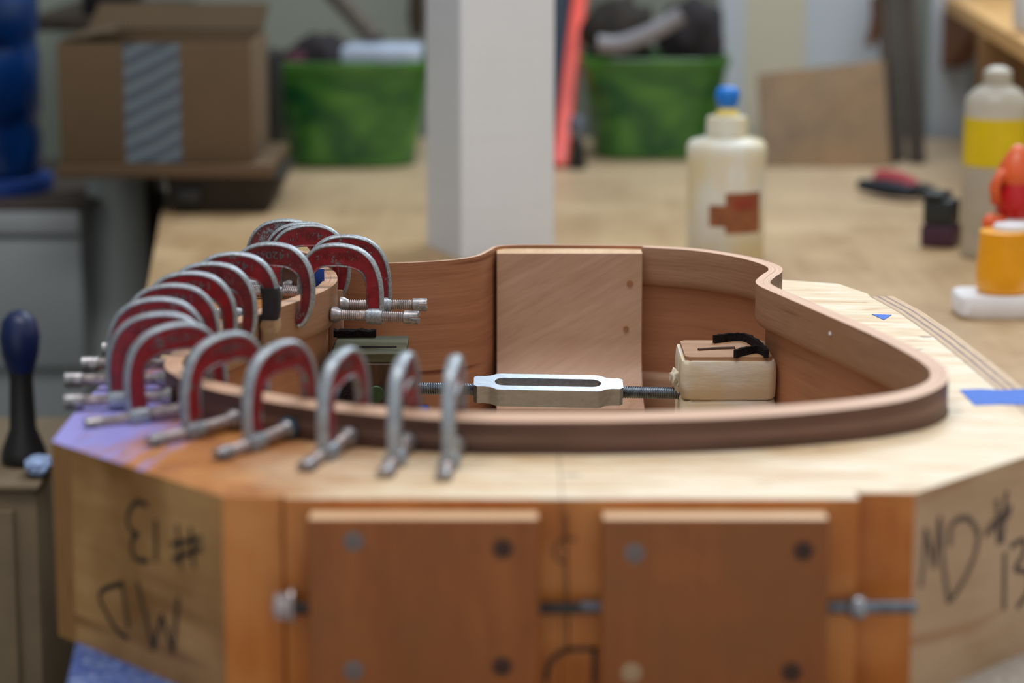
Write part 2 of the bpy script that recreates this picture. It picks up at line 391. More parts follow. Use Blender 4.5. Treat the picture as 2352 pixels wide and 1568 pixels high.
# background
M['wall'] = plain('wall_paint_sage', (144, 152, 144), .8, 0, .03, 2)
M['wall_cream'] = plain('wall_panel_cream', (218, 215, 198), .7, 0, .03, 2)
M['wall_blue'] = plain('wall_panel_pale_blue', (206, 218, 232), .6, 0, .04, 3)
M['floor'] = plain('floor_concrete_dark', (52, 48, 46), .8, 0, .2, 5)
k = NT('post_white_paint'); v = k.coord('Object', (1, 1, 1)); f = k.noise(k.coord('Object', (900, 900, 8)), 1, 2); g = k.noise(k.coord('Object', (8, 8, 300)), 1, 2)
k.col(k.mix(.5, k.ramp(f, [(.3, lin((212, 219, 230))), (.7, lin((222, 228, 238)))]), k.ramp(g, [(.3, lin((216, 221, 230))), (.7, lin((222, 228, 238)))]))); k.set(.6); M['post'] = k.m
def translucent(name, c, c2, rough=.25, tr=.25):
    k = NT(name); v = k.coord('Object', (10, 10, 16)); f = k.noise(v, 1, 3, .5, 1)
    k.col(k.ramp(f, [(.35, lin(c2)), (.65, lin(c))])); k.set(rough); k.b.inputs['Transmission Weight'].default_value = tr; return k.m
M['bin'] = translucent('green_translucent_plastic', (92, 152, 62), (16, 84, 44), .2, .15)
M['dark_cloth'] = plain('dark_cloth', (34, 28, 32), .9, 0, .5, 40); M['maroon_cloth'] = plain('maroon_cloth', (74, 30, 46), .9, 0, .3, 40)
M['pale_plastic'] = plain('pale_blue_plastic', (186, 200, 226), .35)
M['dark_stick'] = plain('weathered_wood_stick', (92, 84, 74), .8, 0, .3, 60)
M['grey_plastic'] = plain('grey_plastic', (140, 138, 146), .4); M['black_plastic'] = plain('black_plastic', (24, 24, 26), .45)
M['red_strap'] = plain('orange_red_paint', (236, 74, 56), .4, 0, .06)
M['navy'] = plain('navy_plastic', (34, 54, 78), .5)
M['bottle'] = wood('cream_bottle_plastic', (228, 230, 226), (216, 214, 202), (30, 30, 8), rough=.35, blot=((222, 206, 160), 22), bump=.03)
M['bottle_label'] = plain('brown_paper_label', (142, 84, 50), .6, 0, .25, 60); M['bottle_label_red'] = plain('faded_red_print', (150, 58, 36), .6, 0, .25, 60)
M['glue'] = plain('dried_yellow_glue', (224, 200, 104), .4); M['blue_cap'] = plain('blue_cap_plastic', (6, 116, 214), .35)
M['clear_bottle'] = translucent('milky_plastic', (214, 208, 196), (190, 184, 172), .3, .2)
M['yellow'] = plain('yellow_label', (214, 188, 0), .4, 0, .08)
M['orange'] = plain('orange_yellow_plastic', (240, 166, 14), .35, 0, .06); M['red_plastic'] = plain('red_plastic', (190, 22, 30), .3); M['orange_knob'] = plain('orange_plastic_knob', (222, 96, 48), .35)
M['white'] = plain('white_plastic', (236, 238, 246), .4, 0, .03)
M['board'] = wood('leaning_board_oak', (132, 106, 76), (108, 84, 56), (40, 40, 4), rough=.6, blot=((140, 106, 68), 8))
M['dark_plank'] = wood('dark_plank', (74, 62, 50), (48, 40, 32), (60, 60, 4), rough=.7); M['grey_plank'] = wood('grey_plank', (120, 112, 104), (92, 84, 76), (60, 60, 4), rough=.7)
M['shelf'] = wood('pine_shelf', (226, 182, 120), (200, 150, 88), (60, 5, 60), rough=.5); M['bracket'] = wood('brown_bracket', (140, 84, 40), (104, 58, 24), (30, 30, 8), rough=.6)
M['cardboard'] = plain('cardboard', (98, 78, 56), .85, 0, .06, 14); M['cardboard_in'] = plain('cardboard_inside', (78, 60, 38), .85, 0, .08, 14)
k = NT('striped_parcel_tape'); v = k.coord('Object', (1, 1, 1), (0, R(28), 0)); sx = k.n('ShaderNodeSeparateXYZ'); k.l(v, sx.inputs[0])
nn = k.n('ShaderNodeMath', operation='MULTIPLY_ADD'); k.l(k.noise(k.coord(), 25, 2), nn.inputs[0]); nn.inputs[1].default_value = .5
mm = k.n('ShaderNodeMath', operation='MULTIPLY'); mm.inputs[1].default_value = 62; k.l(sx.outputs[2], mm.inputs[0]); k.l(mm.outputs[0], nn.inputs[2])
fr = k.n('ShaderNodeMath', operation='FRACT'); k.l(nn.outputs[0], fr.inputs[0])
k.col(k.ramp(fr.outputs[0], [(.0, lin((96, 112, 124))), (.45, lin((106, 120, 128))), (.55, lin((66, 76, 88))), (.9, lin((72, 82, 94)))])); k.set(.3); M['parcel_tape'] = k.m
M['brown_board'] = wood('brown_board', (104, 82, 58), (82, 62, 42), (4, 40, 40), rough=.6); M['dark_tray'] = plain('dark_brown_tray', (34, 27, 20), .6)
M['blue_drum'] = translucent('blue_plastic', (0, 54, 116), (0, 24, 66), .25, .1); M['blue_base'] = plain('blue_plastic_base', (24, 60, 132), .4)
M['cabinet'] = plain('grey_enamel', (142, 148, 151), .45, 0, .04, 6); M['cabinet_lip'] = plain('grey_enamel_lip', (152, 157, 162), .45, 0, .04, 6)
M['column'] = plain('grey_column', (164, 172, 170), .45, 0, .04, 6)
M['navy_handle'] = plain('dark_blue_handle', (10, 30, 78), .35); M['crate'] = plain('tan_crate', (118, 102, 80), .8, 0, .1, 30)

# ------------------------------------------------------------------ room
bm = bmesh.new(); box(bm, (-2.2, -.6, -.04), (1.6, 3.46, 0)); struct('floor', bm, M['floor'])
bm = bmesh.new(); box(bm, (-2.2, 3.42, 0), (1.6, 3.5, 3.0)); struct('wall_back', bm, M['wall'])
bm = bmesh.new(); box(bm, (1.5, -.6, 0), (1.6, 3.42, 3.0)); struct('wall_right', bm, M['wall_cream'])
bm = bmesh.new(); box(bm, (-2.2, -.6, 0), (-2.1, 3.42, 3.0)); struct('wall_left', bm, M['wall'])
def panel(name, x0, x1, mat, th=.012, z0=0, z1=3.0):
    a, b = at(x0, 200, 3.40).x, at(x1, 200, 3.40).x
    bm = bmesh.new(); box(bm, (a, 3.42 - th, z0), (b, 3.42, z1)); struct(name, bm, mat)
panel('trim_1', 1652, 1706, M['wall_blue'], .03)
panel('trim_2', 1706, 1846, M['wall_cream'], .02)
panel('trim_3', 1846, 2046, M['wall_blue'], .012)
panel('trim_4', 2136, 2226, M['wall_blue'], .02)

# ------------------------------------------------------------------ workbench
def bx(y): return -.204 - (y - 1.135) * .1067
bench = thing('workbench', (.3, 2.1, 0), 'long plywood topped workbench carrying the mold, bottles and green bins', 'workbench')
bm = bmesh.new(); prism(bm, [(bx(.9), .9), (1.2, .9), (1.2, 3.38), (bx(3.38), 3.38)], ZB - .04, ZB); mesh_obj('tabletop', bm, M['bench_top'], bench)
bm = bmesh.new(); box(bm, (bx(.96) + .09, .95, ZB - .16), (1.15, .98, ZB - .04), .003); mesh_obj('apron', bm, M['bench'], bench)
bm = bmesh.new(); prism(bm, [(bx(.99) + .05, .99), (bx(.99) + .08, .99), (bx(3.3) + .08, 3.3), (bx(3.3) + .05, 3.3)], ZB - .16, ZB - .04); mesh_obj('apron', bm, M['bench'], bench)
for x, y in ((bx(1.05) + .13, 1.03), (1.08, 1.03), (bx(3.2) + .14, 3.2), (1.08, 3.2)):
    bm = bmesh.new(); box(bm, (x - .04, y - .04, 0), (x + .04, y + .04, ZB - .04), .004); mesh_obj('leg', bm, M['bench'], bench)
bm = bmesh.new(); ys = [1.0 + .4 * i / 12 for i in range(13)]
loft(bm, [[(bx(y) + .0004, y, ZB + .0003), (bx(y) + .055 + .004 * math.sin(i * 2.1), y, ZB + .0003), (bx(y) + .055, y, ZB + .001), (bx(y) - .001, y, ZB + .001), (bx(y) - .0012, y, ZB - .02), (bx(y) - .0004, y, ZB - .02)] for i, y in enumerate(ys)])
single('masking_tape', bm, M['blue_crinkle'], 'crinkled blue tape wrapped over the bench edge below the left corner of the mold', 'tape')

# ------------------------------------------------------------------ guitar rim geometry (plan, metres)
CTRL = [(26, 1189, 6.5), (67, 1191, 6.5), (109, 1198, 6.5), (152, 1212.5, 6.5), (188, 1233, 6.5), (207, 1258, 6.5), (213.5, 1285, 6.5), (212.5, 1310, 6.5),
        (207, 1342, 6.5), (196, 1389, 6.5), (179, 1446, 6.5), (161, 1507, 6.5), (151.5, 1540, 6.5), (150, 1560, 6.5), (156, 1584, 6.5), (162, 1603, 6.5), (161, 1622, 6.5),
        (148, 1652, 6.5), (122, 1681, 6.5), (96, 1693, 6.5), (70, 1702, 2), (36, 1706, 0), (4, 1706, 0), (-9, 1700, 0), (-14, 1684, 0), (-23, 1658, 0),
        (-42, 1641, 0), (-77, 1630, 0), (-99, 1634, 0), (-119, 1650, 0), (-133, 1668, 0), (-146, 1682, 2), (-157, 1683, 6.5), (-159, 1672, 6.5), (-150, 1656, 6.5), (-137, 1640, 6.5), (-121, 1621, 6.5), (-113, 1602, 6.5), (-109, 1580, 6.5),
        (-108, 1556, 6.5), (-112, 1530, 6.5), (-122, 1500, 6.5), (-144, 1446, 6.5), (-162, 1389, 6.5), (-170, 1342, 6.5), (-171.5, 1308, 6.5),
        (-166, 1288, 6.5), (-153, 1265, 6.5), (-132, 1244, 6.5), (-102, 1221, 6.5), (-64, 1202.5, 6.5), (-20, 1190.5, 6.5)]
PTH = catmull(CTRL, 8, True); NP = len(PTH)
Pn = [Vector((p[0] / 1000, p[1] / 1000)) for p in PTH]
OFF = [max(0, min(6.5, p[2])) / 1000 for p in PTH]
NRM = []
for i in range(NP):
    d = (Pn[(i + 1) % NP] - Pn[i - 1]).normalized(); NRM.append(Vector((d.y, -d.x)))
for _ in range(3): NRM = [((NRM[i - 1] + NRM[i] * 2 + NRM[(i + 1) % NP]).normalized()) for i in range(NP)]
Sn = [Pn[i] + NRM[i] * OFF[i] for i in range(NP)]
On = [Sn[i] + NRM[i] * .0025 for i in range(NP)]
ARC = [0.0]
for i in range(1, NP + 1): ARC.append(ARC[-1] + (Pn[i % NP] - Pn[i - 1]).length)
DZ = [-.0028 * max(0, -NRM[i].y) ** 1.5 for i in range(NP)]       # domed top: outer edge a little lower on the near side
def zt(i, f): return ZR + DZ[i] * f
DEP = .112

rim = thing('guitar', (0.02, 1.44, ZR - DEP), 'unfinished guitar body of bent wooden sides and pale linings, sitting in the plywood mold', 'guitar')
def sweep_uv(bm, sections, idx, mis, closed, vs):
    """sections(i) -> cross-section points; one UV strip per section edge"""
    uv = uvlay(bm); rings = [[bm.verts.new(p) for p in sections(i)] for i in idx]; m = len(rings[0]); n = len(rings)
    for a in range(n if closed else n - 1):
        b = (a + 1) % n; u0, u1 = ARC[idx[a]], ARC[idx[a] + 1 if True else 0]
        for k in range(m):
            q = (k + 1) % m
            f = bm.faces.new((rings[a][k], rings[b][k], rings[b][q], rings[a][q])); f.material_index = mis[k]
            v0, v1 = vs[k], vs[k + 1]
            for lp, c in zip(f.loops, ((u0, v0), (u1, v0), (u1, v1), (u0, v1))): lp[uv].uv = c
    if not closed:
        bm.faces.new(rings[0]); bm.faces.new(rings[-1])
b3 = lambda p, z: (p.x, p.y, z)
ZG = ZR - .0095
bm = bmesh.new()
sweep_uv(bm, lambda i: [b3(Sn[i], ZR - DEP), b3(On[i], ZR - DEP), b3(On[i], zt(i, 1)), b3(Sn[i], zt(i, .72))], list(range(NP)), [2, 0, 2, 1], True, [0, .0025, .1145, .117, .229])
mesh_obj('side', bm, [M['side_out'], M['side_in'], M['lam_top']], rim, .7)
LINED = [i for i in range(NP) if OFF[i] > .0045]
brk = next(k for k in range(len(LINED)) if LINED[k] + 1 != LINED[(k + 1) % len(LINED)] and LINED[k] < 200)
gaps = [k for k in range(len(LINED) - 1) if LINED[k + 1] - LINED[k] > 1]
gk = gaps[0]; order = LINED[gk + 1:] + LINED[:gk + 1]
# the lining runs from the horn over the tail round to the right side of the neck block
LH = .0265
def lining_sec(i):
    e = .00005; s = Sn[i] - NRM[i] * e; p = Pn[i]; n = NRM[i]
    return [b3(s, ZR - LH), b3(s, zt(i, .72)), b3(p, ZR), b3(p, ZR - LH + .006), b3(p + n * .0006, ZR - LH + .003), b3(p + n * .002, ZR - LH + .001), b3(p + n * .004, ZR - LH)]
def arcsafe(o): return o
bm = bmesh.new(); sweep_uv(bm, lining_sec, order, [1, 0, 1, 1, 1, 1, 1], False, [.2, .22, .2265, .247, .25, .252, .254, .256])
mesh_obj('lining', bm, [M['lam_top'], M['lining']], rim, .7)
bm = bmesh.new(); zb = ZR - DEP
def low_sec(i):
    s = Sn[i] - NRM[i] * .00005; p = Pn[i]; n = NRM[i]
    return [b3(s, zb + .0005), b3(s, zb + LH), b3(p + n * .003, zb + LH), b3(p + n * .0008, zb + LH - .002), b3(p, zb + LH - .005), b3(p, zb + .0005)]
sweep_uv(bm, low_sec, order, [1] * 6, False, [.2, .22, .224, .227, .23, .25, .26]); mesh_obj('lining', bm, [M['lam_top'], M['lining']], rim, .7)
# neck block with a swept foot
prof = [(1704, -2.0), (1686, -2.6), (1686.2, -62)] + [(1686 - 42 * (1 - math.cos(a)) , -62 - 34 * math.sin(a)) for a in [R(x) for x in range(8, 91, 8)]] + [(1640, -98), (1640, -111.5), (1704, -111.5)]
bm = bmesh.new(); loft(bm, [[(x / 1000, y / 1000, ZR + z / 1000) for y, z in prof] for x in (-10, 38, 86.5)])
bm.faces.ensure_lookup_table()
for f in bm.faces:
    f.normal_update()
    if f.calc_center_median().z > ZR - .0035: f.material_index = 1
mesh_obj('neck_block', bm, [M['neck_block'], M['block_edge']], rim, .5)
for px, py, r in ((1447, 651, .0022), (1438, 755, .0019)):
    p = at(px, py, 1.686); bm = bmesh.new(); lathe(bm, [(r, -.0003), (r, .0004)], p, 16, 'Y'); mesh_obj('wood_plug', bm, M['plug'], rim)
bm = bmesh.new(); a = at(756, 760, 1.597); b = at(788, 760, 1.597); box(bm, (a.x, 1.597, ZR - .110), (b.x, 1.604, ZR - .012), .0006); mesh_obj('side_strip', bm, M['lining'], rim)

ci = min((i for i in order if Pn[i].x > .1 and 1.3 < Pn[i].y < 1.5), key=lambda i: abs(at(1908, 766, Pn[i].y).x - Pn[i].x)); p = at(1908, 766, Pn[ci].y)
bm = bmesh.new(); lump(bm, (p.x - .0003, p.y, p.z), (.0008, .0022, .0011), 6, .5, 2); mesh_obj('paint_chip', bm, M['white'], rim, 2)

# ------------------------------------------------------------------ mold
mold = thing('guitar_mold', (0.02, 1.4, ZB), 'heavy two-part plywood guitar mold marked #13, holding the rim on the bench', 'mold')
# index of the joint on the rim path, front and back
fi = min(range(NP), key=lambda i: abs(On[i].x - .022) + (0 if On[i].y < 1.25 else 9))
bi = min(range(NP), key=lambda i: abs(On[i].x - .030) + (0 if On[i].y > 1.65 else 9))
INN = [On[i] + NRM[i] * .0006 for i in range(NP)]
mm = lambda L: [(x / 1000, y / 1000) for x, y in L]
R_out = mm([(277, 1215), (274, 1280), (271, 1332), (266.5, 1405), (261, 1480), (252.5, 1560), (243, 1613)])
def offset_in(L, d, sgn):
    out = []
    for i, p in enumerate(L):
        a = Vector(L[max(i - 1, 0)]); b = Vector(L[min(i + 1, len(L) - 1)]); t = (b - a).normalized()
        n = Vector((-t.y, t.x)) * sgn; out.append((p[0] + n.x * d, p[1] + n.y * d))
    return out
R_in = offset_in(R_out, .0152, 1); R_in[0] = (.277 - .0148, 1.215 - .0158)
half = mm([(22.2, 1096), (152.6, 1096), (152.6, 1108), (153.4, 1112), (154, 1107.5), (179, 1107)]) + R_in + mm([(243 - 15, 1622), (214, 1660), (180, 1675), (120, 1722), (30.2, 1728)])
i = bi; inner = []
while i != fi:
    
    if INN[i].x > .0308 or INN[i].y < 1.5 and INN[i].x > .0228: inner.append((INN[i].x, INN[i].y))
    i = (i - 1) % NP
inner.append((.0222, INN[fi].y))
poly = half + [(.0302, inner[0][1])] + inner
bm = bmesh.new(); prism(bm, poly, ZB, ZM, 0, 1, {4: 1, 5: 2})
mesh_obj('mold_half', bm, [M['mold_top'], M['mold_orange'], M['mold_side_right']], mold, .3)
L_out = mm([(-222, 1207), (-222, 1250), (-221, 1300), (-219, 1340)])
L_in = offset_in(L_out, .0145, -1); L_in[0] = (-.2112, 1.1943)
halfL = mm([(21.8, 1096), (-100, 1096), (-100.6, 1102), (-101.4, 1102), (-102, 1099.5), (-128, 1100)]) + L_in + mm([(-206, 1352), (-190, 1430), (-176, 1520), (-198, 1600), (-206, 1680), (-192, 1722), (-120, 1732), (29.8, 1732)])
i = bi; innerL = []
while i != fi:
    
    if INN[i].x < .0292 and INN[i].y > 1.5 or INN[i].x < .0212: innerL.append((INN[i].x, INN[i].y))
    i = (i + 1) % NP
polyL = halfL + [(.0298, innerL[0][1])] + innerL + [(.0218, INN[fi].y)]
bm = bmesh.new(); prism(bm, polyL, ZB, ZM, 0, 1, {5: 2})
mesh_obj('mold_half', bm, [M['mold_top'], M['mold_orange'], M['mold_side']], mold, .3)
def lam(outer, inn, mat):
    bm = bmesh.new(); uv = uvlay(bm); q = .00015; u = 0
    cs = list(zip(outer, inn)); rings = []
    for o, n_ in cs: rings.append([bm.verts.new((o[0], o[1], ZB + .0002)), bm.verts.new((o[0], o[1], ZM)), bm.verts.new((n_[0], n_[1], ZM)), bm.verts.new((n_[0], n_[1], ZB + .0002))])
    vv = [0, 0, 1, 1]
    for a in range(len(rings) - 1):
        du = (Vector(outer[a + 1]) - Vector(outer[a])).length
        for k_ in range(4):
            j = (k_ + 1) % 4; f = bm.faces.new((rings[a][k_], rings[a + 1][k_], rings[a + 1][j], rings[a][j]))
            for lp, c in zip(f.loops, ((u, vv[k_]), (u + du, vv[k_]), (u + du, vv[j]), (u, vv[j]))): lp[uv].uv = c
        u += du
    for r in (rings[0], rings[-1]):
        f = bm.faces.new(r)
        for lp in f.loops:
            k_ = r.index(lp.vert); lp[uv].uv = (0 if k_ in (0, 3) else .097, vv[k_])
    return mesh_obj('laminated_edge', bm, mat, mold, .3)
lam(R_out[:4], [(x - .0002, y) for x, y in R_in[:4]], M['ply_right'])
R2 = R_out[3:]; lam([(x, y + .0006) for x, y in R2], [(x + .0002, y + .0006) for x, y in R_in[3:]], M['ply_right'])
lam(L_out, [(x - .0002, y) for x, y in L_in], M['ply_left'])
# two spacer plates with screws on the front
for x0, x1, scr in ((-89, 12, (((812, 1243), 'screw_grey'), ((1155, 1260), 'screw_black'), ((812, 1540), 'screw_grey'), ((1153, 1530), 'screw_black'))),
                    (39, 138, (((1457, 1270), 'screw_grey'), ((1845, 1265), 'screw_black'), ((1450, 1545), 'screw_tan'), ((1818, 1543), 'screw_black')))):
    bm = bmesh.new(); box(bm, (x0 / 1000, 1.080, ZB + .004), (x1 / 1000, 1.0958, ZM - .005), .0008, None, 0, 1)
    for f in bm.faces:
        f.normal_update()
        if f.calc_center_median().z > ZM - .0052: f.material_index = 1
    pl = mesh_obj('spacer_plate', bm, [M['plate'], M['plate_edge']], mold, .5)
    for (px, py), m_ in scr:
        p = at(px, py, 1.080); bm = bmesh.new()
        lathe(bm, [(.0042, .0004), (.0042, -.0003), (.0036, -.0006), (.0016, -.0006), (.0010, .0002)], p, 20, 'Y')
        mesh_obj('screw_head', bm, M[m_], pl)
# threaded rod and nuts pulling the halves together
zr_ = at(1300, 1400, 1.085).z; yr = 1.0875
bm = bmesh.new(); thread(bm, -.098, .030, .0030, .0018, .0005, 14, (0, yr, zr_)); mesh_obj('threaded_rod', bm, M['dark_rod'], mold)
bm = bmesh.new(); zr2 = at(2030, 1394, yr + .004).z; thread(bm, .030, .1785, .0031, .0018, .0005, 14, (0, yr + .004, zr2)); mesh_obj('threaded_rod', bm, M['rod'], mold)
def nut(x, y, z, r, l, m_, ws):
    bm = bmesh.new(); lathe(bm, [(r * .86, x - l / 2), (r, x - l / 2 + .0008), (r, x + l / 2 - .0008), (r * .86, x + l / 2)], (0, y, z), 6, 'X'); n_ = mesh_obj('nut', bm, M[m_], mold, .3)
    bm = bmesh.new(); lathe(bm, [(r * .5, x + ws), (r * 1.3, x + ws), (r * 1.3, x + ws + .0014), (r * .5, x + ws + .0014)], (0, y, z), 24, 'X'); mesh_obj('washer', bm, M[m_], mold)
nut(at(648, 1390, 1.0875).x, yr, at(648, 1390, 1.0875).z, .0062, .007, 'screw', .0037)
xn = at(1970, 1384, 1.088).x; bm = bmesh.new(); lathe(bm, [(.0046, xn + .0036), (.0056, xn + .0026), (.0056, xn), (.0050, xn - .0022), (.0036, xn - .0040), (.0031, xn - .0046)], (0, yr + .004, zr2), 20, 'X'); mesh_obj('nut', bm, M['nut'], mold, .9)
# handwriting on the two slanted faces, traced as strokes
def writing(letters, p0, n, wid, mat, name='marker_letter'):
    for strokes in letters:
        bm = bmesh.new()
        for st in strokes:
            q = catmull([tuple(onpl(x, y, p0, n)) for x, y in st], 4) if len(st) > 2 else [tuple(onpl(x, y, p0, n)) for x, y in st]
            ribbon(bm, q, n, wid)
        mesh_obj(name, bm, mat, mold, 0)
pL = Vector((-.128, 1.1, 0)); dL = Vector((-.222 + .128, 1.207 - 1.1, 0)); nL = Vector((-dL.y, dL.x, 0)).normalized()
if nL.y > 0: nL = -nL
writing([[[(338, 1160), (316, 1152), (298, 1172), (294, 1200), (306, 1222), (318, 1226), (306, 1238), (304, 1262), (314, 1284), (340, 1288)]],
         [[(358, 1196), (360, 1286)]], [[(408, 1208), (416, 1302)], [(438, 1214), (446, 1300)], [(396, 1250), (462, 1236)], [(398, 1284), (464, 1258)]],
         [[(295, 1440), (290, 1400), (281, 1338)], [(281, 1338), (230, 1362), (248, 1412), (270, 1446), (294, 1466)]],
         [[(316, 1338), (334, 1410), (352, 1490)], [(352, 1490), (372, 1412)], [(372, 1412), (398, 1496)], [(398, 1496), (410, 1374)]]], pL, nL, .0026, M['ink'])
pR = Vector((.179, 1.107, 0)); dR = Vector((.277 - .179, 1.215 - 1.107, 0)); nR = Vector((dR.y, -dR.x, 0)).normalized()
if nR.y > 0: nR = -nR
writing([[[(2114, 1345), (2120, 1300), (2126, 1218)], [(2126, 1218), (2146, 1300)], [(2146, 1300), (2158, 1190)], [(2158, 1190), (2166, 1290), (2178, 1380)]],
         [[(2182, 1250), (2184, 1210), (2206, 1190), (2230, 1196), (2246, 1230), (2240, 1270), (2220, 1320), (2198, 1358)], [(2198, 1358), (2180, 1380)]],
         [[(2264, 1226), (2318, 1180)], [(2276, 1206), (2322, 1166)], [(2290, 1150), (2294, 1246)], [(2312, 1132), (2302, 1244)]],
         [[(2308, 1272), (2306, 1396)]], [[(2324, 1254), (2352, 1240), (2350, 1276), (2332, 1306), (2362, 1316), (2360, 1360), (2338, 1392)]]], pR, nR, .0028, M['ink_faded'])
nF = Vector((0, -1, 0)); pF = Vector((0, 1.096, 0))
writing([[[(1322, 1238), (1296, 1236), (1276, 1256), (1276, 1278), (1296, 1292)]], [[(1300, 1180), (1304, 1500)]]], pF, nF, .0012, M['pencil'], 'pencil_mark')
writing([[[(1254, 1560), (1262, 1524), (1284, 1500), (1310, 1490)], [(1310, 1490), (1368, 1490)], [(1366, 1488), (1364, 1566)]]], pF, nF, .0022, M['ink'], 'marker_line')

# ------------------------------------------------------------------ blue tape pieces
def flat_tape(pts, z, mat, label, th=.00025):
    bm = bmesh.new(); prism(bm, [tuple(on(x, y, z).xy) for x, y in pts], z + .0001, z + .0001 + th)
    return single('masking_tape', bm, mat, label, 'tape')
flat_tape([(2204, 896), (2250, 894), (2300, 897), (2352, 894), (2400, 896), (2405, 931), (2352, 930), (2300, 929), (2238, 931), (2222, 915)], ZM, M['blue_tape'], 'strip of blue masking tape on the right side of the mold top')
flat_tape([(2002, 722), (2048, 724), (2030, 735)], ZM, M['blue_tape'], 'tiny blue tape triangle on the mold top behind the right lining')
bm = bmesh.new(); p = at(734, 645, 1.562); box(bm, (p.x - .006, 1.561, ZR - .004), (p.x + .003, 1.5622, ZR + .0075), .0003); single('masking_tape', bm, M['blue_tape_dark'], 'dark blue tape tab standing on the left waist of the rim among the clamps', 'tape')
bm = bmesh.new(); p = at(972, 925, 1.64); box(bm, (p.x - .007, 1.60, ZB + .0002), (p.x + .004, 1.635, p.z), .001); single('masking_tape', bm, M['blue_tape_dark'], 'roll end of dark blue tape on the floor of the rim, left of the turnbuckle', 'tape')

# ------------------------------------------------------------------ waist spreader: two pads, two rods, turnbuckle
ty = 1.545; tz = at(1259, 897, ty).z; MMX = lambda px: (px - CX) / FPX * (ty * CP + (ZC - tz) * SP)
tb = thing('turnbuckle', (MMX(1259), ty, tz), 'bare aluminium turnbuckle with a long slot on threaded rods between the two pads', 'turnbuckle')
x0, x1 = MMX(1088), MMX(1430); xm = (x0 + x1) / 2
def tb_outline():
    hw, he = .0122, .0078; a, b = x0, x1; s = .0105; out = []
    pts = [(a, -he + .002), (a + .002, -he), (a + s - .004, -he), (a + s, -he - .001), (a + s + .0035, -hw + .0005), (a + s + .006, -hw), (b - s - .006, -hw), (b - s - .0035, -hw + .0005), (b - s, -he - .001), (b - s + .004, -he), (b - .002, -he), (b, -he + .002)]
    return pts + [(x, -y) for x, y in reversed(pts)]
def slot_outline():
    a, b, r = MMX(1136), MMX(1380), .0058; out = []
    for k_ in range(13): t = R(90 + 180 * k_ / 12); out.append((a + r + r * math.cos(t), r * math.sin(t)))
    for k_ in range(13): t = R(-90 + 180 * k_ / 12); out.append((b - r + r * math.cos(t), r * math.sin(t)))
    return out
bm = bmesh.new(); H = .0056
for z in (H, -H):
    es = []
    for L in (tb_outline(), slot_outline()):
        vs = [bm.verts.new((x, y, z)) for x, y in L]; es += [bm.edges.new((vs[i_], vs[(i_ + 1) % len(vs)])) for i_ in range(len(vs))]
    bmesh.ops.triangle_fill(bm, edges=es, use_beauty=True)
bm.verts.ensure_lookup_table(); nA, nB = len(tb_outline()), len(slot_outline()); tot = nA + nB; vl = list(bm.verts)
for s_, n_ in ((0, nA), (nA, nB)):
    for i_ in range(n_):
        j = (i_ + 1) % n_; bm.faces.new((vl[s_ + i_], vl[s_ + j], vl[tot + s_ + j], vl[tot + s_ + i_]))
ROLL = Matrix.Translation((xm, ty, tz)) @ Matrix.Rotation(R(1.1), 4, 'Y') @ Matrix.Rotation(R(12), 4, 'X') @ Matrix.Translation((-xm, 0, 0))
bmesh.ops.transform(bm, matrix=ROLL, verts=bm.verts); mesh_obj('body', bm, M['alu'], tb, .6)
TILT = Matrix.Translation((xm, ty, tz)) @ Matrix.Rotation(R(1.1), 4, 'Y') @ Matrix.Translation((-xm, 0, 0))
for a, b in ((MMX(935) - .006, x0 + .0125), (x1 - .0125, MMX(1556) + .006)):
    bm = bmesh.new(); thread(bm, a, b, .0040, .0014, .00065, 20); bmesh.ops.transform(bm, matrix=TILT, verts=bm.verts); mesh_obj('threaded_rod', bm, M['rod'], tb, 1.2)
# right pad: wood core in a cream leather wrap, black felt strip on top
pr = thing('spreader_pad', (.13, 1.55, ZB), 'wooden spreader pad wrapped in stained cream leather, right end of the turnbuckle', 'pad')
px0, px1 = MMX(1557) + .0005, MMX(1774); cxp, wp = (px0 + px1) / 2, px1 - px0; yc, dp = 1.551, .060
zt0, zseam = ZR - .0415, ZR - .0668
def wrapband(z0, z1, seed, grow=0):
    rnd = random.Random(seed); bm = bmesh.new(); rings = []
    zs = [z1 + .0002, z1, z1 - .002, (z0 + z1) / 2 + .004, (z0 + z1) / 2 - .004, z0 + .0015, z0]
    ins = [.0026, .0006, 0, -.0004, -.0002, .0002, .0012]
    for z, q in zip(zs, ins):
        rr_ = rrect(wp - 2 * q + grow, dp - 2 * q + grow, .006, cxp, yc, 6)
        rings.append([(x, y, z + (rnd.uniform(-.0007, .0007) if z > z1 - .001 else 0)) for x, y in rr_])
    loft(bm, rings, True, True); return bm
mesh_obj('leather_wrap', wrapband(zseam + .0003, zt0 - .0015, 3), M['leather'], pr, .9)
mesh_obj('leather_wrap', wrapband(ZB + .001, zseam - .0003, 5), M['leather'], pr, .9)
bm = bmesh.new(); loft(bm, [[(x, y, z) for x, y in rrect(wp - .005, dp - .006, .004, cxp, yc)] for z in (zt0 - .012, zt0 + .0012)]); mesh_obj('core', bm, M['pad_top'], pr, .5)
bm = bmesh.new(); a = on(1604, 804, zt0 + .0013); b = on(1688, 800, zt0 + .0013); tube(bm, [a, a.lerp(b, .5) + Vector((0, .001, 0)), b], .0013, 8); mesh_obj('saw_kerf', bm, M['slot'], pr)
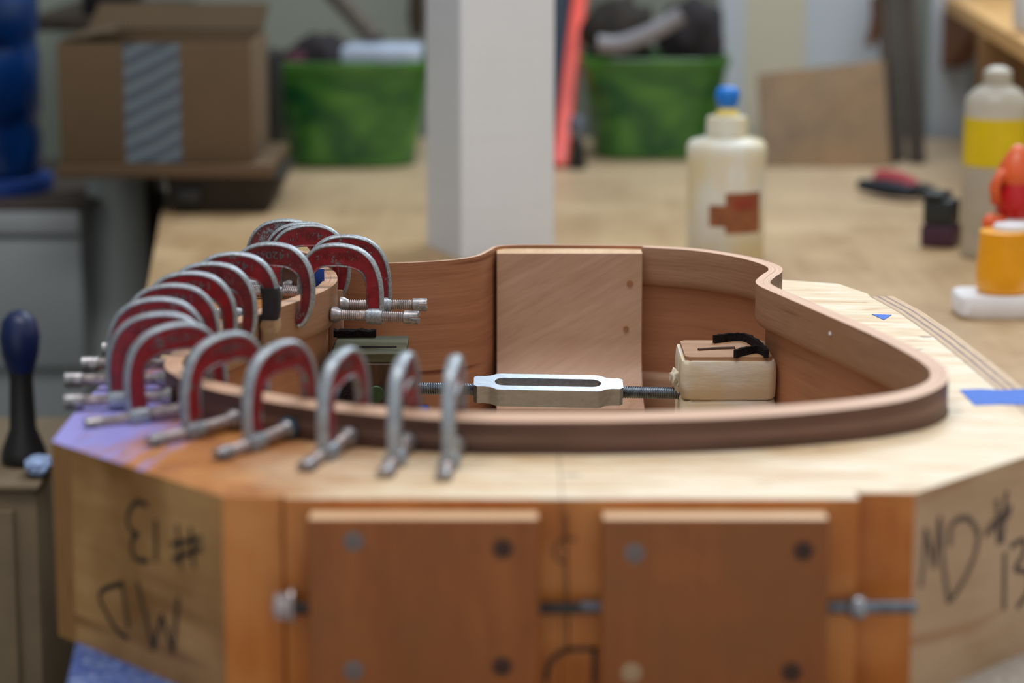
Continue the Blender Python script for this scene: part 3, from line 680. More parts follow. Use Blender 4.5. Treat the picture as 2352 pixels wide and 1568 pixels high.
def strip(pts, z0, z1, th, mat, par, name='felt_strip'):
    bm = bmesh.new(); q = catmull([tuple(p) for p in pts], 5); rings = []
    for i_, p in enumerate(q):
        p = Vector(p); d = (Vector(q[min(i_ + 1, len(q) - 1)]) - Vector(q[max(i_ - 1, 0)])); d.z = 0; d.normalize(); s = Vector((d.y, -d.x, 0)) * th / 2; j = random.uniform(-.0005, .0005)
        rings.append([p + s + Vector((0, 0, z0)), p - s + Vector((0, 0, z0)), p - s + Vector((0, 0, z1 + j)), p + s + Vector((0, 0, z1 + j * .5))])
    loft(bm, rings); return mesh_obj(name, bm, mat, par, .8)
T = lambda x, y: on(x, y, zt0 + .0012)
strip([T(1640, 788), T(1680, 783), T(1712, 784), T(1730, 794), T(1748, 808), T(1760, 822)], 0, .0052, .0026, M['velcro'], pr)
strip([T(1688, 822), T(1712, 815), T(1740, 811), T(1762, 820)], 0, .0050, .0022, M['velcro'], pr)
bm = bmesh.new(); lump(bm, at(1549, 866, 1.545), (.0030, .006, .0052), 3, .5); lump(bm, at(1556, 884, 1.545), (.0022, .005, .005), 5, .5); mesh_obj('leather_knot', bm, M['leather'], pr, 3)
# left pad: green stained block, dark face with a dowel, black felt
plf = thing('spreader_pad', (-.09, 1.55, ZB), 'green and brown wooden spreader pad with a round dowel, left end of the turnbuckle', 'pad')
lx0, lx1 = MMX(757), MMX(935); ztl = ZR - .0375
bm = bmesh.new(); box(bm, (lx0 + .003, 1.522, ztl - .006), (lx1, 1.578, ztl), .0006, None, 0, 1); mesh_obj('top_layer', bm, M['green_wood'], plf, .5)
bm = bmesh.new(); box(bm, (lx0 + .003, 1.5215, ZB + .001), (lx1 - .001, 1.578, ztl - .0061), .001, None, 0, 1); mesh_obj('block', bm, M['brown_block'], plf, .5)
bm = bmesh.new(); a = on(824, 797, ztl); b = on(911, 797, ztl); box(bm, (a.x, a.y - .0025, ztl - .0005), (b.x, a.y + .0025, ztl + .0003)); mesh_obj('saw_kerf', bm, M['velcro'], plf, 0)
bm = bmesh.new(); p = at(864, 905, 1.5205); lathe(bm, [(.0053, .003), (.0053, -.0008), (.0048, -.0014)], p, 28, 'Y'); mesh_obj('dowel', bm, M['green_dowel'], plf)
bm = bmesh.new(); rnd = random.Random(2); rings = [[(lx0 + .001 + i_ * .0022, 1.572, ztl + .0001), (lx0 + .001 + i_ * .0022, 1.578, ztl + .0001), (lx0 + .001 + i_ * .0022, 1.578, ztl + .0042 + rnd.uniform(-.0006, .0008)), (lx0 + .001 + i_ * .0022, 1.572, ztl + .0040 + rnd.uniform(-.0006, .0008))] for i_ in range(13)]
loft(bm, rings); mesh_obj('felt_strip', bm, M['velcro'], plf, .5)
bm = bmesh.new(); loft(bm, [[(x, y, z) for x, y in rrect(w_, .05, .004, lx0 + .0125 + o_, 1.542)] for z, w_, o_ in ((ZB + .002, .0255, 0), (ztl - .02, .0260, 0), (ztl - .006, .0235, .0005), (ztl - .002, .017, -.002))]); mesh_obj('leather_wrap', bm, M['velcro'], plf, .8)

# ------------------------------------------------------------------ clamps
mmv = .001
OUTC = [(41.6, -3), (42.2, 4), (42.2, 12), (41.6, 20), (39.6, 28), (35.6, 35.4), (28.6, 41), (19, 43.6), (9, 43.6), (1, 41.2), (-5.2, 36), (-9.2, 29), (-11, 20), (-10.8, 11), (-9.2, 3.5), (-6.6, -2), (-4.0, -5.2), (-1.6, -6.2)]
INC = [(32.8, -3), (32.6, 4), (32.6, 11), (32.2, 18), (31, 23.6), (29, 26.8), (24.6, 29.0), (18.5, 30), (10, 30), (4.0, 29), (.2, 26.8), (-2, 23.6), (-3.2, 18), (-3.4, 12), (-2.9, 7), (-1.8, 3.6), (-.3, 1.4), (0, -2.6)]
oc = [Vector((x * mmv, 0, z * mmv)) for x, z in catmull(OUTC, 4)]; ic = [Vector((x * mmv, 0, z * mmv)) for x, z in catmull(INC, 4)]
def sweep_xz(bm, path, sec, outward):
    rings = []
    for i_, p in enumerate(path):
        d = (path[min(i_ + 1, len(path) - 1)] - path[max(i_ - 1, 0)]).normalized(); n_ = Vector((d.z, 0, -d.x)) * outward
        rings.append([p + n_ * a + Vector((0, b, 0)) for a, b in sec])
    loft(bm, rings)
bm = bmesh.new(); hw = .0017; n_ = len(oc)
va = [[bm.verts.new(p + Vector((0, s_ * hw, 0))) for p in L] for s_ in (-1, 1) for L in (oc, ic)]
for i_ in range(n_ - 1):
    bm.faces.new((va[0][i_], va[0][i_ + 1], va[1][i_ + 1], va[1][i_])); bm.faces.new((va[2][i_], va[3][i_], va[3][i_ + 1], va[2][i_ + 1]))
    bm.faces.new((va[0][i_], va[2][i_], va[2][i_ + 1], va[0][i_ + 1])); bm.faces.new((va[1][i_], va[1][i_ + 1], va[3][i_ + 1], va[3][i_]))
for e_ in (0, -1): bm.faces.new((va[0][e_], va[1][e_], va[3][e_], va[2][e_]))
clamp = thing('c_clamp', (0, 0, 0), 'x', 'clamp', 'red steel C-clamps gripping the rim')
mesh_obj('frame', bm, M['red'], clamp, .7)
bm = bmesh.new(); sec = [(.0004, 0), (.0001, .0018), (-.0004, .0028), (-.0012, .0032), (-.0018, .0027), (-.0022, .0016), (-.0022, -.0016), (-.0018, -.0027), (-.0012, -.0032), (-.0004, -.0028), (.0001, -.0018)]
# direction: outward normal of the outer curve
sweep_xz(bm, oc, sec, 1); mesh_obj('rib', bm, M['rib'], clamp, .8)
bm = bmesh.new(); sec2 = [(-.0003, .0025), (.0003, .0029), (.0008, .0023), (.0010, .0012), (.0010, -.0012), (.0008, -.0023), (.0003, -.0029), (-.0003, -.0025)]
sweep_xz(bm, ic, sec2, 1); mesh_obj('inner_rib', bm, M['red_edge'], clamp, .8)
bm = bmesh.new(); lathe(bm, [(.0042, .0318), (.0050, .0324), (.0052, .036), (.0052, .0405), (.0048, .0420), (.0034, .0422)], (0, 0, 0), 20, 'X'); mesh_obj('boss', bm, M['rib'], clamp, .8)
bm = bmesh.new(); lathe(bm, [(.0046, .0100), (.0050, .0106), (.0048, .0130), (.0036, .0150), (.0034, .0160)], (0, 0, 0), 20, 'X'); mesh_obj('swivel_pad', bm, M['pad'], clamp, .6)
bm = bmesh.new(); thread(bm, .0158, .0560, .0033, .00127, .0006, 16); mesh_obj('screw', bm, M['screw'], clamp, 1.2)
bm = bmesh.new(); lathe(bm, [(.0036, .0550), (.0041, .0556), (.0041, .0596)], (0, 0, 0), 20, 'X')
for s_ in (-1, 1):
    rings = []
    for x in (.0596, .0640, .0645):
        rad = .0041 if x < .0642 else .0037; ring = []
        for k_ in range(11):
            a = R(-75 + 150 * k_ / 10); ring.append(Vector((x, rad * math.sin(a), s_ * rad * math.cos(a))))
        rings.append(ring)
    loft(bm, rings)
mesh_obj('screw_head', bm, M['pad'], clamp, .6)
def text_mesh(body, size, ext):
    cu = bpy.data.curves.new('lettering', 'FONT'); cu.body = body; cu.size = size; cu.extrude = ext; cu.align_x = 'CENTER'; cu.align_y = 'CENTER'; cu.resolution_u = 2
    to = bpy.data.objects.new('lettering', cu); COL.objects.link(to)
    dg = bpy.context.evaluated_depsgraph_get(); me = bpy.data.meshes.new_from_object(to.evaluated_get(dg)); bpy.data.objects.remove(to); return me
for body, side, wid in (('ADJUSTABLE', -1, .027), ('1420-1"', 1, .023)):
    me = text_mesh(body, .0064, .0005); w_ = max(v.co.x for v in me.vertices) - min(v.co.x for v in me.vertices); s_ = wid / w_
    for v in me.vertices:
        x, y, z = v.co.x * s_, v.co.y * .95, v.co.z
        # follow the gentle arch of the spine
        xx = (.0145 - x) if side < 0 else (.0145 + x)
        v.co = Vector((xx, side * (hw + .00005) + side * z, .0368 - y - (xx - .0145) ** 2 * 5))
    me.materials.append(M['letters']); o = bpy.data.objects.new('lettering', me); COL.objects.link(o); o.parent = clamp

PI_ = lambda i_: Pn[i_ % NP]
def nearest(x, y): q = Vector((x / 1000, y / 1000)); return min(range(NP), key=lambda i_: (Pn[i_] - q).length)
proto_parts = list(clamp.children)
def place(cx, cy, depth, d, label, inside=False, tilt=0, paint=None, first=[True]):
    """cx, cy: where the clamp meets the lining (mm); depth: screw axis below the rim top (mm)"""
    i_ = nearest(cx, cy); n2 = NRM[i_]
    pos = On[i_] if inside else Pn[i_]
    d2 = Vector(d).normalized(); ang = math.atan2(d2.y, d2.x)
    loc = Vector((pos.x, pos.y, ZR - depth / 1000))
    if first[0]: o = clamp; first[0] = False; parts = proto_parts
    else:
        o = clamp.copy(); COL.objects.link(o); parts = []
        for ch in proto_parts:
            c = ch.copy(); COL.objects.link(c); c.parent = o; parts.append(c)
    o.location = loc; o.rotation_euler = (0, R(tilt), ang)
    o['label'] = label
    if paint:
        fr_ = next(p for p in parts if p.name.startswith('frame')); fr_.data = fr_.data.copy(); fr_.data.materials[0] = M[paint]
    return o, parts
F1, _ = place(-28, 1190, 13.6, (-.09, -.99), 'red C-clamp nearest the middle of the front rim, rightmost of the front row', tilt=4)
F2, _ = place(-48, 1196, 13.4, (-.16, -.98), 'red C-clamp in the front row, second from its right end', tilt=4)
F3, _ = place(-76, 1207, 13, (-.34, -.94), 'red C-clamp with the green pad right behind it, third from right in the front row', tilt=4)
F4, _ = place(-102, 1221, 12.5, (-.56, -.83), 'red C-clamp in the front row, fourth from right, with a teal-wrapped swivel pad', tilt=4)
F5, _ = place(-130, 1243, 12.5, (-.70, -.71), 'red C-clamp at the front left bend, screw pointing at the upside-down writing', tilt=4)
F6, _ = place(-152, 1265, 12.5, (-.90, -.43), 'red C-clamp at the left bend, its screw head above the violet smear', tilt=5)
F7, _ = place(-163, 1284, 12, (-.99, -.10), 'pale-edged red C-clamp on the left bend, just behind the one above the violet smear', tilt=2)
F8, _ = place(-170, 1326, 13, (-1, -.04), 'red C-clamp on the far left, screw end sticking out farthest to the left')
F9, _ = place(-165, 1356, 11, (-1, .0), 'red C-clamp on the left rim with the highest of the three left screw ends')
F10, _ = place(-160, 1390, 9.5, (-1, .06), 'brightest glossy red C-clamp, on the left rim', paint='red_fresh')
F11, _ = place(-153, 1416, 9, (-1, .1), 'dull dark red C-clamp on the left rim right behind the glossy red one', paint='red_worn')
F12, p12 = place(-143, 1448, 8, (-.99, .12), 'C-clamp whose inner leg is wrapped in black tape and old masking tape')
F13, _ = place(-127, 1487, 9, (-.98, .2), 'worn red C-clamp with a bare hooked inner leg, between the taped one and the waist', paint='red_worn')
W1, _ = place(-111, 1536, 16.5, (.98, -.20), 'nearer of the two red C-clamps at the left waist whose screws point into the rim', inside=True)
W2, _ = place(-108, 1572, 16.5, (1, .0), 'farther of the two red C-clamps at the left waist whose screws point into the rim', inside=True)
U1, pu1 = place(-112.5, 1601, 14.5, (-1, .04), 'red C-clamp on the horn, in front of its two neighbours, with bright raised numbers')
U2, _ = place(-118, 1614, 15, (-1, .06), 'red C-clamp on the horn, mostly hidden behind its front neighbour')
U3, _ = place(-130, 1633, 16, (-1, .14), 'highest red C-clamp in view, at the back of the horn', paint='red_worn')
# tape on single clamps
def wrap_leg(par, z0, z1, g0, g1, mat, name):
    bm = bmesh.new(); rings = []
    m_ = 7
    for q in range(m_):
        z = (z0 + (z1 - z0) * q / (m_ - 1)) * mmv
        o_ = min((p for p in oc if p.x < .005), key=lambda p: abs(p.z - z)); i2 = min((p for p in ic if p.x < .005), key=lambda p: abs(p.z - z))
        xa, xb = o_.x - g0 * mmv, max(i2.x, o_.x + .003) + .0018; xm_ = (xa + xb) / 2
        rings.append([(x + random.uniform(-.0003, .0003), y, z) for x, y in rrect(xb - xa, .0092 + g1 * mmv, .0025, xm_, 0, 3)])
    loft(bm, rings); o = mesh_obj(name, bm, mat, None, .8); o.parent = par; return o
wrap_leg(F12, 5, 24, .6, .8, M['black_tape'], 'black_tape')
bm = bmesh.new(); loft(bm, [[(x + random.uniform(-.0004, .0002), y + random.uniform(-.0004, .0004), z * mmv) for x, y in rrect((xb - xa) * mmv, .0112, .003, (xa + xb) / 2 * mmv, 0, 4)] for z, xa, xb in ((5.5, -11, -1.2), (2, -11.2, -.4), (-2, -10.6, -.6), (-6, -9.4, -.6), (-10, -6.6, -1.2))])
o = mesh_obj('masking_tape_wrap', bm, M['masking'], None, .8); o.parent = F12
bm = bmesh.new(); lathe(bm, [(.0054, .0102), (.0056, .011), (.0056, .0128), (.004, .0132)], (0, 0, 0), 20, 'X'); o = mesh_obj('blue_pad_cover', bm, plain('teal_blue_tape', (30, 82, 108), .6), None); o.parent = F4

# ------------------------------------------------------------------ background: left
def lin_box(name, lo, hi, mat, par, bev=.002): bm = bmesh.new(); box(bm, lo, hi, bev); return mesh_obj(name, bm, mat, par, .5)
# machine cabinet with drawer lip
Yc = 2.74; cz = at(60, 470, Yc).z
cab = thing('machine_cabinet', (-.62, 2.98, 0), 'grey enamelled machine cabinet standing left of the bench', 'cabinet')
xr = at(188, 600, Yc).x
lin_box('body', (-.80, Yc + .012, .30), (xr, Yc + .40, cz - .004), M['cabinet'], cab, .006)
lin_box('top_plate', (-.81, Yc - .004, cz - .004), (xr + .012, Yc + .41, cz), plain('brown_top_plate', (70, 60, 54), .5), cab, .001)
lin_box('drawer', (-.80, Yc - .002, at(60, 540, Yc).z), (xr, Yc + .0118, at(60, 482, Yc).z), M['cabinet_lip'], cab, .004)
lin_box('door', (-.80, Yc, at(60, 846, Yc).z), (xr, Yc + .0118, at(60, 552, Yc).z), M['cabinet'], cab, .004)
lin_box('base', (-.79, Yc + .03, 0), (xr - .012, Yc + .38, .2996), M['cabinet'], cab, .006)
# blue drum on the cabinet
dx, dy = -.592, 2.86
drum = thing('water_jug', (dx, dy, cz), 'big translucent blue plastic jug with a blue base on the grey cabinet', 'jug')
bm = bmesh.new(); lathe(bm, [(.074, cz), (.077, cz + .002), (.077, cz + .016), (.073, cz + .018)], (dx, dy, 0), 40); mesh_obj('base', bm, M['blue_base'], drum)
rr_ = [(.060, cz + .0182), (.066, cz + .024)]
for z in (.075, .165): rr_ += [(.067, cz + z - .012), (.0645, cz + z - .006), (.0645, cz + z + .006), (.067, cz + z + .012)]
rr_ += [(.067, cz + .215), (.055, cz + .245), (.03, cz + .26), (.024, cz + .265), (.024, cz + .29)]
bm = bmesh.new(); lathe(bm, rr_, (dx, dy, 0), 40); mesh_obj('body', bm, M['blue_drum'], drum)
bm = bmesh.new(); lathe(bm, [(.027, cz + .285), (.028, cz + .287), (.028, cz + .305), (.024, cz + .308)], (dx, dy, 0), 28); mesh_obj('cap', bm, M['white'], drum)
# grey column
Yk = 2.80; kx = at(265, 600, Yk).x; ztop = at(300, 408, 2.66).z
colm = thing('machine_column', (kx, Yk + .05, 0), 'flared grey machine column with its shaded edge added in black, between the cabinet and the bench', 'column')
bm = bmesh.new(); lathe(bm, [(.048, 0), (.046, .5), (.043, .76), (.036, .86), (.032, ztop)], (kx, Yk + .03, 0), 36); mesh_obj('shaft', bm, M['column'], colm)
bm = bmesh.new(); lathe(bm, [(.052, 0), (.050, .5), (.047, .76), (.041, .86), (.036, ztop - .0004)], (kx + .0105, Yk + .052, 0), 36); mesh_obj('shade_edge', bm, M['black_plastic'], colm)  # second shaft in black, added as the column's shaded right side
# tray + board + cardboard box
tz0 = ZB; x_l, x_r = -.362, at(648, 410, 2.66).x
tray = thing('wooden_tray', ((x_l + x_r) / 2, 2.78, ZB), 'dark brown tapered tray on the left edge of the bench, under the brown board', 'tray')
bm = bmesh.new(); loft(bm, [[(x, y, z) for x, y in rrect(w_, d_, .006, (x_l + x_r) / 2 - s_, 2.75)] for z, w_, d_, s_ in ((ZB + .0003, x_r - x_l - .022, .15, .006), (ZB + .004, x_r - x_l - .020, .154, .006), (ztop - .0006, x_r - x_l, .172, 0))]); mesh_obj('shell', bm, M['dark_tray'], tray, .5)
lin_box('label_plate', (at(420, 440, 2.70).x, 2.661, ZB + .012), (at(470, 440, 2.70).x, 2.672, ZB + .026), M['black_plastic'], tray, .0005)
zbd = at(300, 379, 2.655).z
bm = bmesh.new(); box(bm, (at(132, 390, 2.655).x, 2.655, ztop + .0003), (x_r - .010, 2.87, zbd), .0015); single('wooden_board', bm, M['brown_board'], 'brown wooden board laid on the dark tray, carrying the cardboard box', 'board')
bx0, bx1 = at(134, 200, 2.67).x, at(578, 200, 2.67).x; by0, by1 = 2.67, 2.85; zb0, zb1 = zbd + .0004, at(300, 100, 2.67).z
cb = thing('cardboard_box', ((bx0 + bx1) / 2, 2.8, zb0), 'open cardboard box sealed with a strip of grey-blue striped parcel tape', 'box')
t_ = .004
lin_box('front_panel', (bx0, by0, zb0), (bx1, by0 + t_, zb1), M['cardboard'], cb, .001)
lin_box('back_panel', (bx0, by1 - t_, zb0), (bx1, by1, zb1), M['cardboard'], cb, .001)
lin_box('side_panel', (bx0, by0 + t_, zb0), (bx0 + t_, by1 - t_, zb1), M['cardboard'], cb, .001)
lin_box('side_panel', (bx1 - t_, by0 + t_, zb0), (bx1, by1 - t_, zb1), M['cardboard'], cb, .001)
lin_box('bottom_panel', (bx0 + t_, by0 + t_, zb0), (bx1 - t_, by1 - t_, zb0 + t_), M['cardboard'], cb, .001)
def flap(pts, name='flap', mat='cardboard_in'):
    bm = bmesh.new(); a, b, c, d = [Vector(p) for p in pts]; n2 = (b - a).cross(d - a).normalized() * .0015
    loft(bm, [[p + n2 for p in (a, b, c, d)], [p - n2 for p in (a, b, c, d)]]); mesh_obj(name, bm, M[mat], cb, 0)
flap([(bx0 + .004, by1 - .002, zb1 + .0015), (bx1 - .004, by1 - .002, zb1 + .0015), (bx1, by1 + .03, zb1 + .028), (bx0 + .012, by1 + .03, zb1 + .028)])
flap([(bx0 + .002, by0 + .01, zb1 + .0015), (bx0 + .002, by1 - .01, zb1 + .0015), (bx0 + .05, by1 - .02, zb1 + .010), (bx0 + .05, by0 + .02, zb1 + .010)])
a, b = at(285, 200, by0).x, at(414, 200, by0).x
bm = bmesh.new(); box(bm, (a, by0 - .0006, zb0 + .0005), (b, by0 - .0001, zb1 + .0002)); mesh_obj('parcel_tape', bm, M['parcel_tape'], cb, 0)
# black tool case and pale pipe behind the box
bm = bmesh.new(); p0, p1 = at(192, 20, 3.1), at(316, 34, 3.1); box(bm, (p0.x, 3.08, p1.z), (p1.x, 3.16, p1.z + .06), .006)
hold = thing('wall_shelf', ((p0.x + p1.x) / 2, 3.3, p1.z - .016), 'narrow dark wooden wall shelf behind the cardboard box', 'shelf')
lin_box('shelf_board', (p0.x - .06, 3.05, p1.z - .016), (p1.x + .03, 3.4195, p1.z - .0004), M['dark_plank'], hold, .001)
single('tool_case', bm, M['black_plastic'], 'black plastic tool case on the wall shelf above the cardboard box', 'case')
a, b = at(588, 200, 2.95).x, at(640, 200, 2.95).x  # added black block, stands in for the shade in this gap
kc = thing('shade_block', ((a + b) / 2, 2.97, ZB), 'added black block in place of the shaded gap between the cardboard box and the left green bin', 'case')
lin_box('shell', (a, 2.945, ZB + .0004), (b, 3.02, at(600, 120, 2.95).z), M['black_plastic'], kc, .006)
lin_box('block_tab', ((a + b) / 2 - .006, 2.942, ZB + .085), ((a + b) / 2 + .006, 2.9448, ZB + .1), M['dark_tray'], kc, .0005)
# foreground-left crate, handle, cloth
Yh = 2.0; zcr = at(50, 1098, Yh).z; xr2 = at(98, 1200, Yh).x
cr = thing('tall_crate', (-.45, 2.1, 0), 'tall tan crate standing on the floor left of the bench', 'crate')
lin_box('body', (-.56, Yh - .02, 0), (xr2, Yh + .22, zcr - .006), M['crate'], cr, .003)
lin_box('lid', (-.565, Yh - .024, zcr - .0056), (xr2 + .002, Yh + .224, zcr), M['crate'], cr, .002)
for xx in (-.53, xr2 - .03): lin_box('batten', (xx - .012, Yh - .03, .02), (xx + .012, Yh - .0204, zcr - .02), M['crate'], cr, .001)
hx = at(46, 800, Yh + .05).x; z_b, z_t = zcr, at(46, 712, Yh + .05).z; hh = z_t - z_b
tl = thing('screwdriver', (hx, Yh + .05, z_b), 'dark blue bulb-handled tool standing upright on the tan crate', 'tool')
bm = bmesh.new(); lathe(bm, [(.017, z_b), (.019, z_b + .004), (.018, z_b + .012), (.011, z_b + .03), (.0095, z_b + .07), (.0105, z_b + hh * .6)], (hx, Yh + .05, 0), 24); mesh_obj('shaft', bm, M['black_plastic'], tl)
bm = bmesh.new(); lathe(bm, [(.0106, z_b + hh * .6), (.015, z_b + hh * .72), (.0165, z_b + hh * .83), (.014, z_b + hh * .93), (.008, z_b + hh * .985), (.002, z_b + hh)], (hx, Yh + .05, 0), 24); mesh_obj('handle', bm, M['navy_handle'], tl)
bm = bmesh.new(); p = at(92, 1086, Yh); lump(bm, (p.x - .002, Yh + .012, zcr + .0085), (.012, .02, .0072), 4, .25); single('cloth', bm, plain('blue_white_cloth', (150, 172, 214), .8, 0, .5, 120), 'small crumpled blue and white cloth on the tan crate beside the mold', 'cloth')

# ------------------------------------------------------------------ background: centre
def tapered_bin(name, xl, xr_, yt, yb, Y, depth, label, group):
    zb_, zt_ = ZB + .0004, at(xl, yt, Y).z; a, b = at(xl, yt, Y).x, at(xr_, yt, Y).x; cx_, W = (a + b) / 2, b - a; cy_ = Y + depth / 2
    th = thing(name, (cx_, cy_, ZB), label, 'bin', group)
    bm = bmesh.new(); H_ = zt_ - zb_
    f = lambda k_: (W * (.80 + .18 * k_), depth * (.80 + .18 * k_))
    rings = []
    for k_ in (0, .02, .3, .7, 1.0): w_, d_ = f(k_); rings.append([(x, y, zb_ + H_ * k_) for x, y in rrect(w_ - (.006 if k_ == 0 else 0), d_ - (.006 if k_ == 0 else 0), .045, cx_, cy_)])
    for k_ in (1.0, .5, .03): w_, d_ = f(k_); rings.append([(x, y, zb_ + H_ * k_) for x, y in rrect(w_ - .005, d_ - .005, .0425, cx_, cy_)])
    loft(bm, rings); mesh_obj('tub', bm, M['bin'], th, .7)
    bm = bmesh.new(); rings = [[(x, y, z) for x, y in rrect(W * .98 + g, depth * .98 + g, .046, cx_, cy_)] for z, g in ((zt_ - .009, .0006), (zt_ - .009, .004), (zt_ + .001, .005), (zt_ + .002, .003), (zt_ + .002, -.004), (zt_ - .002, -.005))]
    loft(bm, rings, True, False); mesh_obj('rim_lip', bm, M['bin'], th, .7)
    return cx_, cy_, W, depth, zt_
c1 = tapered_bin('plastic_bin', 606, 985, 148, 362, 3.04, .16, 'green plastic bin heaped with dark cloth, left of the white post', 'green plastic bins')
c2 = tapered_bin('plastic_bin', 1336, 1684, 140, 362, 3.12, .16, 'green plastic bin full of black parts, right of the white post', 'green plastic bins')
def cloth(c, s, seed, mat, label, amp=.35, name='cloth'): bm = bmesh.new(); lump(bm, c, s, seed, amp); single(name, bm, mat, label, 'cloth', smooth=3)
cloth((c1[0] - .035, c1[1], c1[4] - .012), (.050, .052, .040), 1, M['dark_cloth'], 'black crumpled cloth heaped in the left green bin')
cloth((c1[0] - .062, c1[1] - .032, c1[4] - .014), (.022, .026, .026), 2, M['maroon_cloth'], 'maroon rag at the left end of the left green bin')
p0, p1 = at(782, 110, 3.06), at(966, 146, 3.06); bm = bmesh.new(); box(bm, (p0.x, 3.055, p1.z), (p1.x, 3.15, p0.z), .004); single('plastic_case', bm, M['pale_plastic'], 'pale blue plastic case lying in the left green bin', 'case')
bm = bmesh.new(); a, b = at(760, -20, 3.2), at(862, 92, 3.14); tube(bm, [a, a.lerp(b, .5), b], [.012, .011, .012], 10); single('wooden_stick', bm, M['dark_stick'], 'grey weathered stick leaning out of the left green bin', 'stick')
bm = bmesh.new(); p = at(958, 40, 3.36); tube(bm, [p + Vector((0, 0, -.025)), p, p + Vector((0, 0, .05))], [.008, .012, .009], 12); hk = single('file_handle', bm, M['dark_plank'], 'dark brown tool handle hanging on the wall beside the white post', 'tool')
bm = bmesh.new(); q = p + Vector((0, .0, .05)); tube(bm, [q + Vector((0, .0, -.004)), q + Vector((0, .03, .02)), Vector((q.x, 3.4215, q.z + .02))], .003, 8); single('wall_hook', bm, M['black_plastic'], 'black wall hook holding the brown tool handle', 'hook')
cloth((c2[0] + .044, c2[1] - .005, c2[4] + .012), (.042, .048, .058), 5, M['dark_cloth'], 'black bag bulging out of the right green bin')
cloth((c2[0] - .042, c2[1] + .02, c2[4] + .018), (.042, .042, .052), 7, plain('dark_brown_rag', (46, 40, 36), .9, 0, .4, 40), 'dark brown rag heaped in the right green bin')
bm = bmesh.new(); L = [at(x, y, 3.105) for x, y in ((1372, 100), (1420, 102), (1470, 86), (1520, 62), (1566, 34))]; tube(bm, [tuple(p) for p in catmull([tuple(p) for p in L], 5)], .0105, 12); single('hose', bm, M['grey_plastic'], 'grey curved hose lying across the right green bin', 'hose')
# white post
pc = on(1060, 597, ZB); s_ = .094; a_ = R(22); e1 = Vector((math.cos(a_), math.sin(a_), 0)); e2 = Vector((-math.sin(a_), math.cos(a_), 0))
post = thing('post', (pc.x + .03, pc.y + .05, ZB), 'square white-painted post standing on the bench behind the rim', 'post')
bm = bmesh.new(); quad = [pc + e1 * .002, pc + e1 * (s_ - .002), pc + e1 * s_ + e2 * .002, pc + e1 * s_ + e2 * (s_ - .002), pc + e1 * (s_ - .002) + e2 * s_, pc + e1 * .002 + e2 * s_, pc + e2 * (s_ - .002), pc + e2 * .002]
prism(bm, [(p.x, p.y) for p in quad], ZB + .0005, 2.9); mesh_obj('shaft', bm, M['post'], post, .3)
# orange-red bar and navy level, small hardware beside the post
def bar(name, p, q, w_, th, mat, label, cat):
    bm = bmesh.new(); p, q = Vector(p), Vector(q); d = (q - p).normalized(); s = Vector((1, 0, 0)); s = (s - d * s.dot(d)).normalized(); n2 = d.cross(s)
    ring = lambda c: [c + s * x + n2 * y for x, y in rrect(w_, th, min(w_, th) * .3, n=3)]
    loft(bm, [ring(p), ring(q)]); return single(name, bm, mat, label, cat)
bar('clamp_bar', at(1284, 384, 3.06) + Vector((0, 0, .001)), at(1346, -120, 3.40), .0185, .012, M['red_strap'], 'orange-red bar leaning against the wall right of the white post', 'bar')
bar('spirit_level', Vector((at(1290, 200, 3.3).x, 3.30, ZB + .001)), at(1290, -60, 3.4) + Vector((0, 0, .06)), .030, .018, M['navy'], 'navy blue level standing against the wall behind the orange-red bar', 'level')
jar = thing('metal_clip', (at(1322, 370, 3.05).x, 3.05, ZB), 'small grey metal clip standing at the foot of the orange-red bar', 'clip')
p = at(1326, 372, 3.05); bm = bmesh.new(); lathe(bm, [(.010, ZB + .0003), (.011, ZB + .003), (.008, ZB + .02), (.006, ZB + .035)], (p.x, 3.05, 0), 16); mesh_obj('base', bm, M['black_plastic'], jar)
bm = bmesh.new(); lathe(bm, [(.006, ZB + .035), (.010, ZB + .042), (.011, ZB + .055), (.007, ZB + .064)], (p.x, 3.05, 0), 16); mesh_obj('top', bm, plain('grey_blue_metal', (110, 118, 134), .4, .4), jar)
# cream glue bottle
gb = on(1665, 600, ZB); gx, gy = gb.x, gb.y; G = lambda y_: at(1665, y_, gy).z
bot = thing('glue_bottle', (gx, gy, ZB), 'cream plastic glue bottle with a blue cap and torn brown label', 'bottle')
r_ = .0370; zs = G(328)
bm = bmesh.new(); lathe(bm, [(r_ * .92, ZB + .0004), (r_ * .97, ZB + .003), (r_ * .97, G(440)), (r_ * .965, G(400)), (r_ * .99, G(365)), (r_, G(345)), (r_ * .985, G(332)), (r_ * .9, G(322)), (r_ * .5, G(312)), (r_ * .46, G(310))], (gx, gy, 0), 48); mesh_obj('body', bm, M['bottle'], bot, .9)
bm = bmesh.new(); lathe(bm, [(r_ * .47, G(314)), (r_ * .52, G(310)), (r_ * .52, G(280)), (r_ * .49, G(268)), (r_ * .30, G(264))], (gx, gy, 0), 36); mesh_obj('collar', bm, M['bottle'], bot, .6)
bm = bmesh.new(); lathe(bm, [(r_ * .36, G(270)), (r_ * .30, G(262)), (r_ * .22, G(252)), (r_ * .20, G(244))], (gx, gy, 0), 28); mesh_obj('nozzle', bm, M['glue'], bot, .9)
bm = bmesh.new(); lathe(bm, [(r_ * .19, G(250)), (r_ * .27, G(236)), (r_ * .31, G(220)), (r_ * .29, G(208)), (r_ * .20, G(199)), (r_ * .06, G(197))], (gx, gy, 0), 28); mesh_obj('cap', bm, M['blue_cap'], bot, .9)
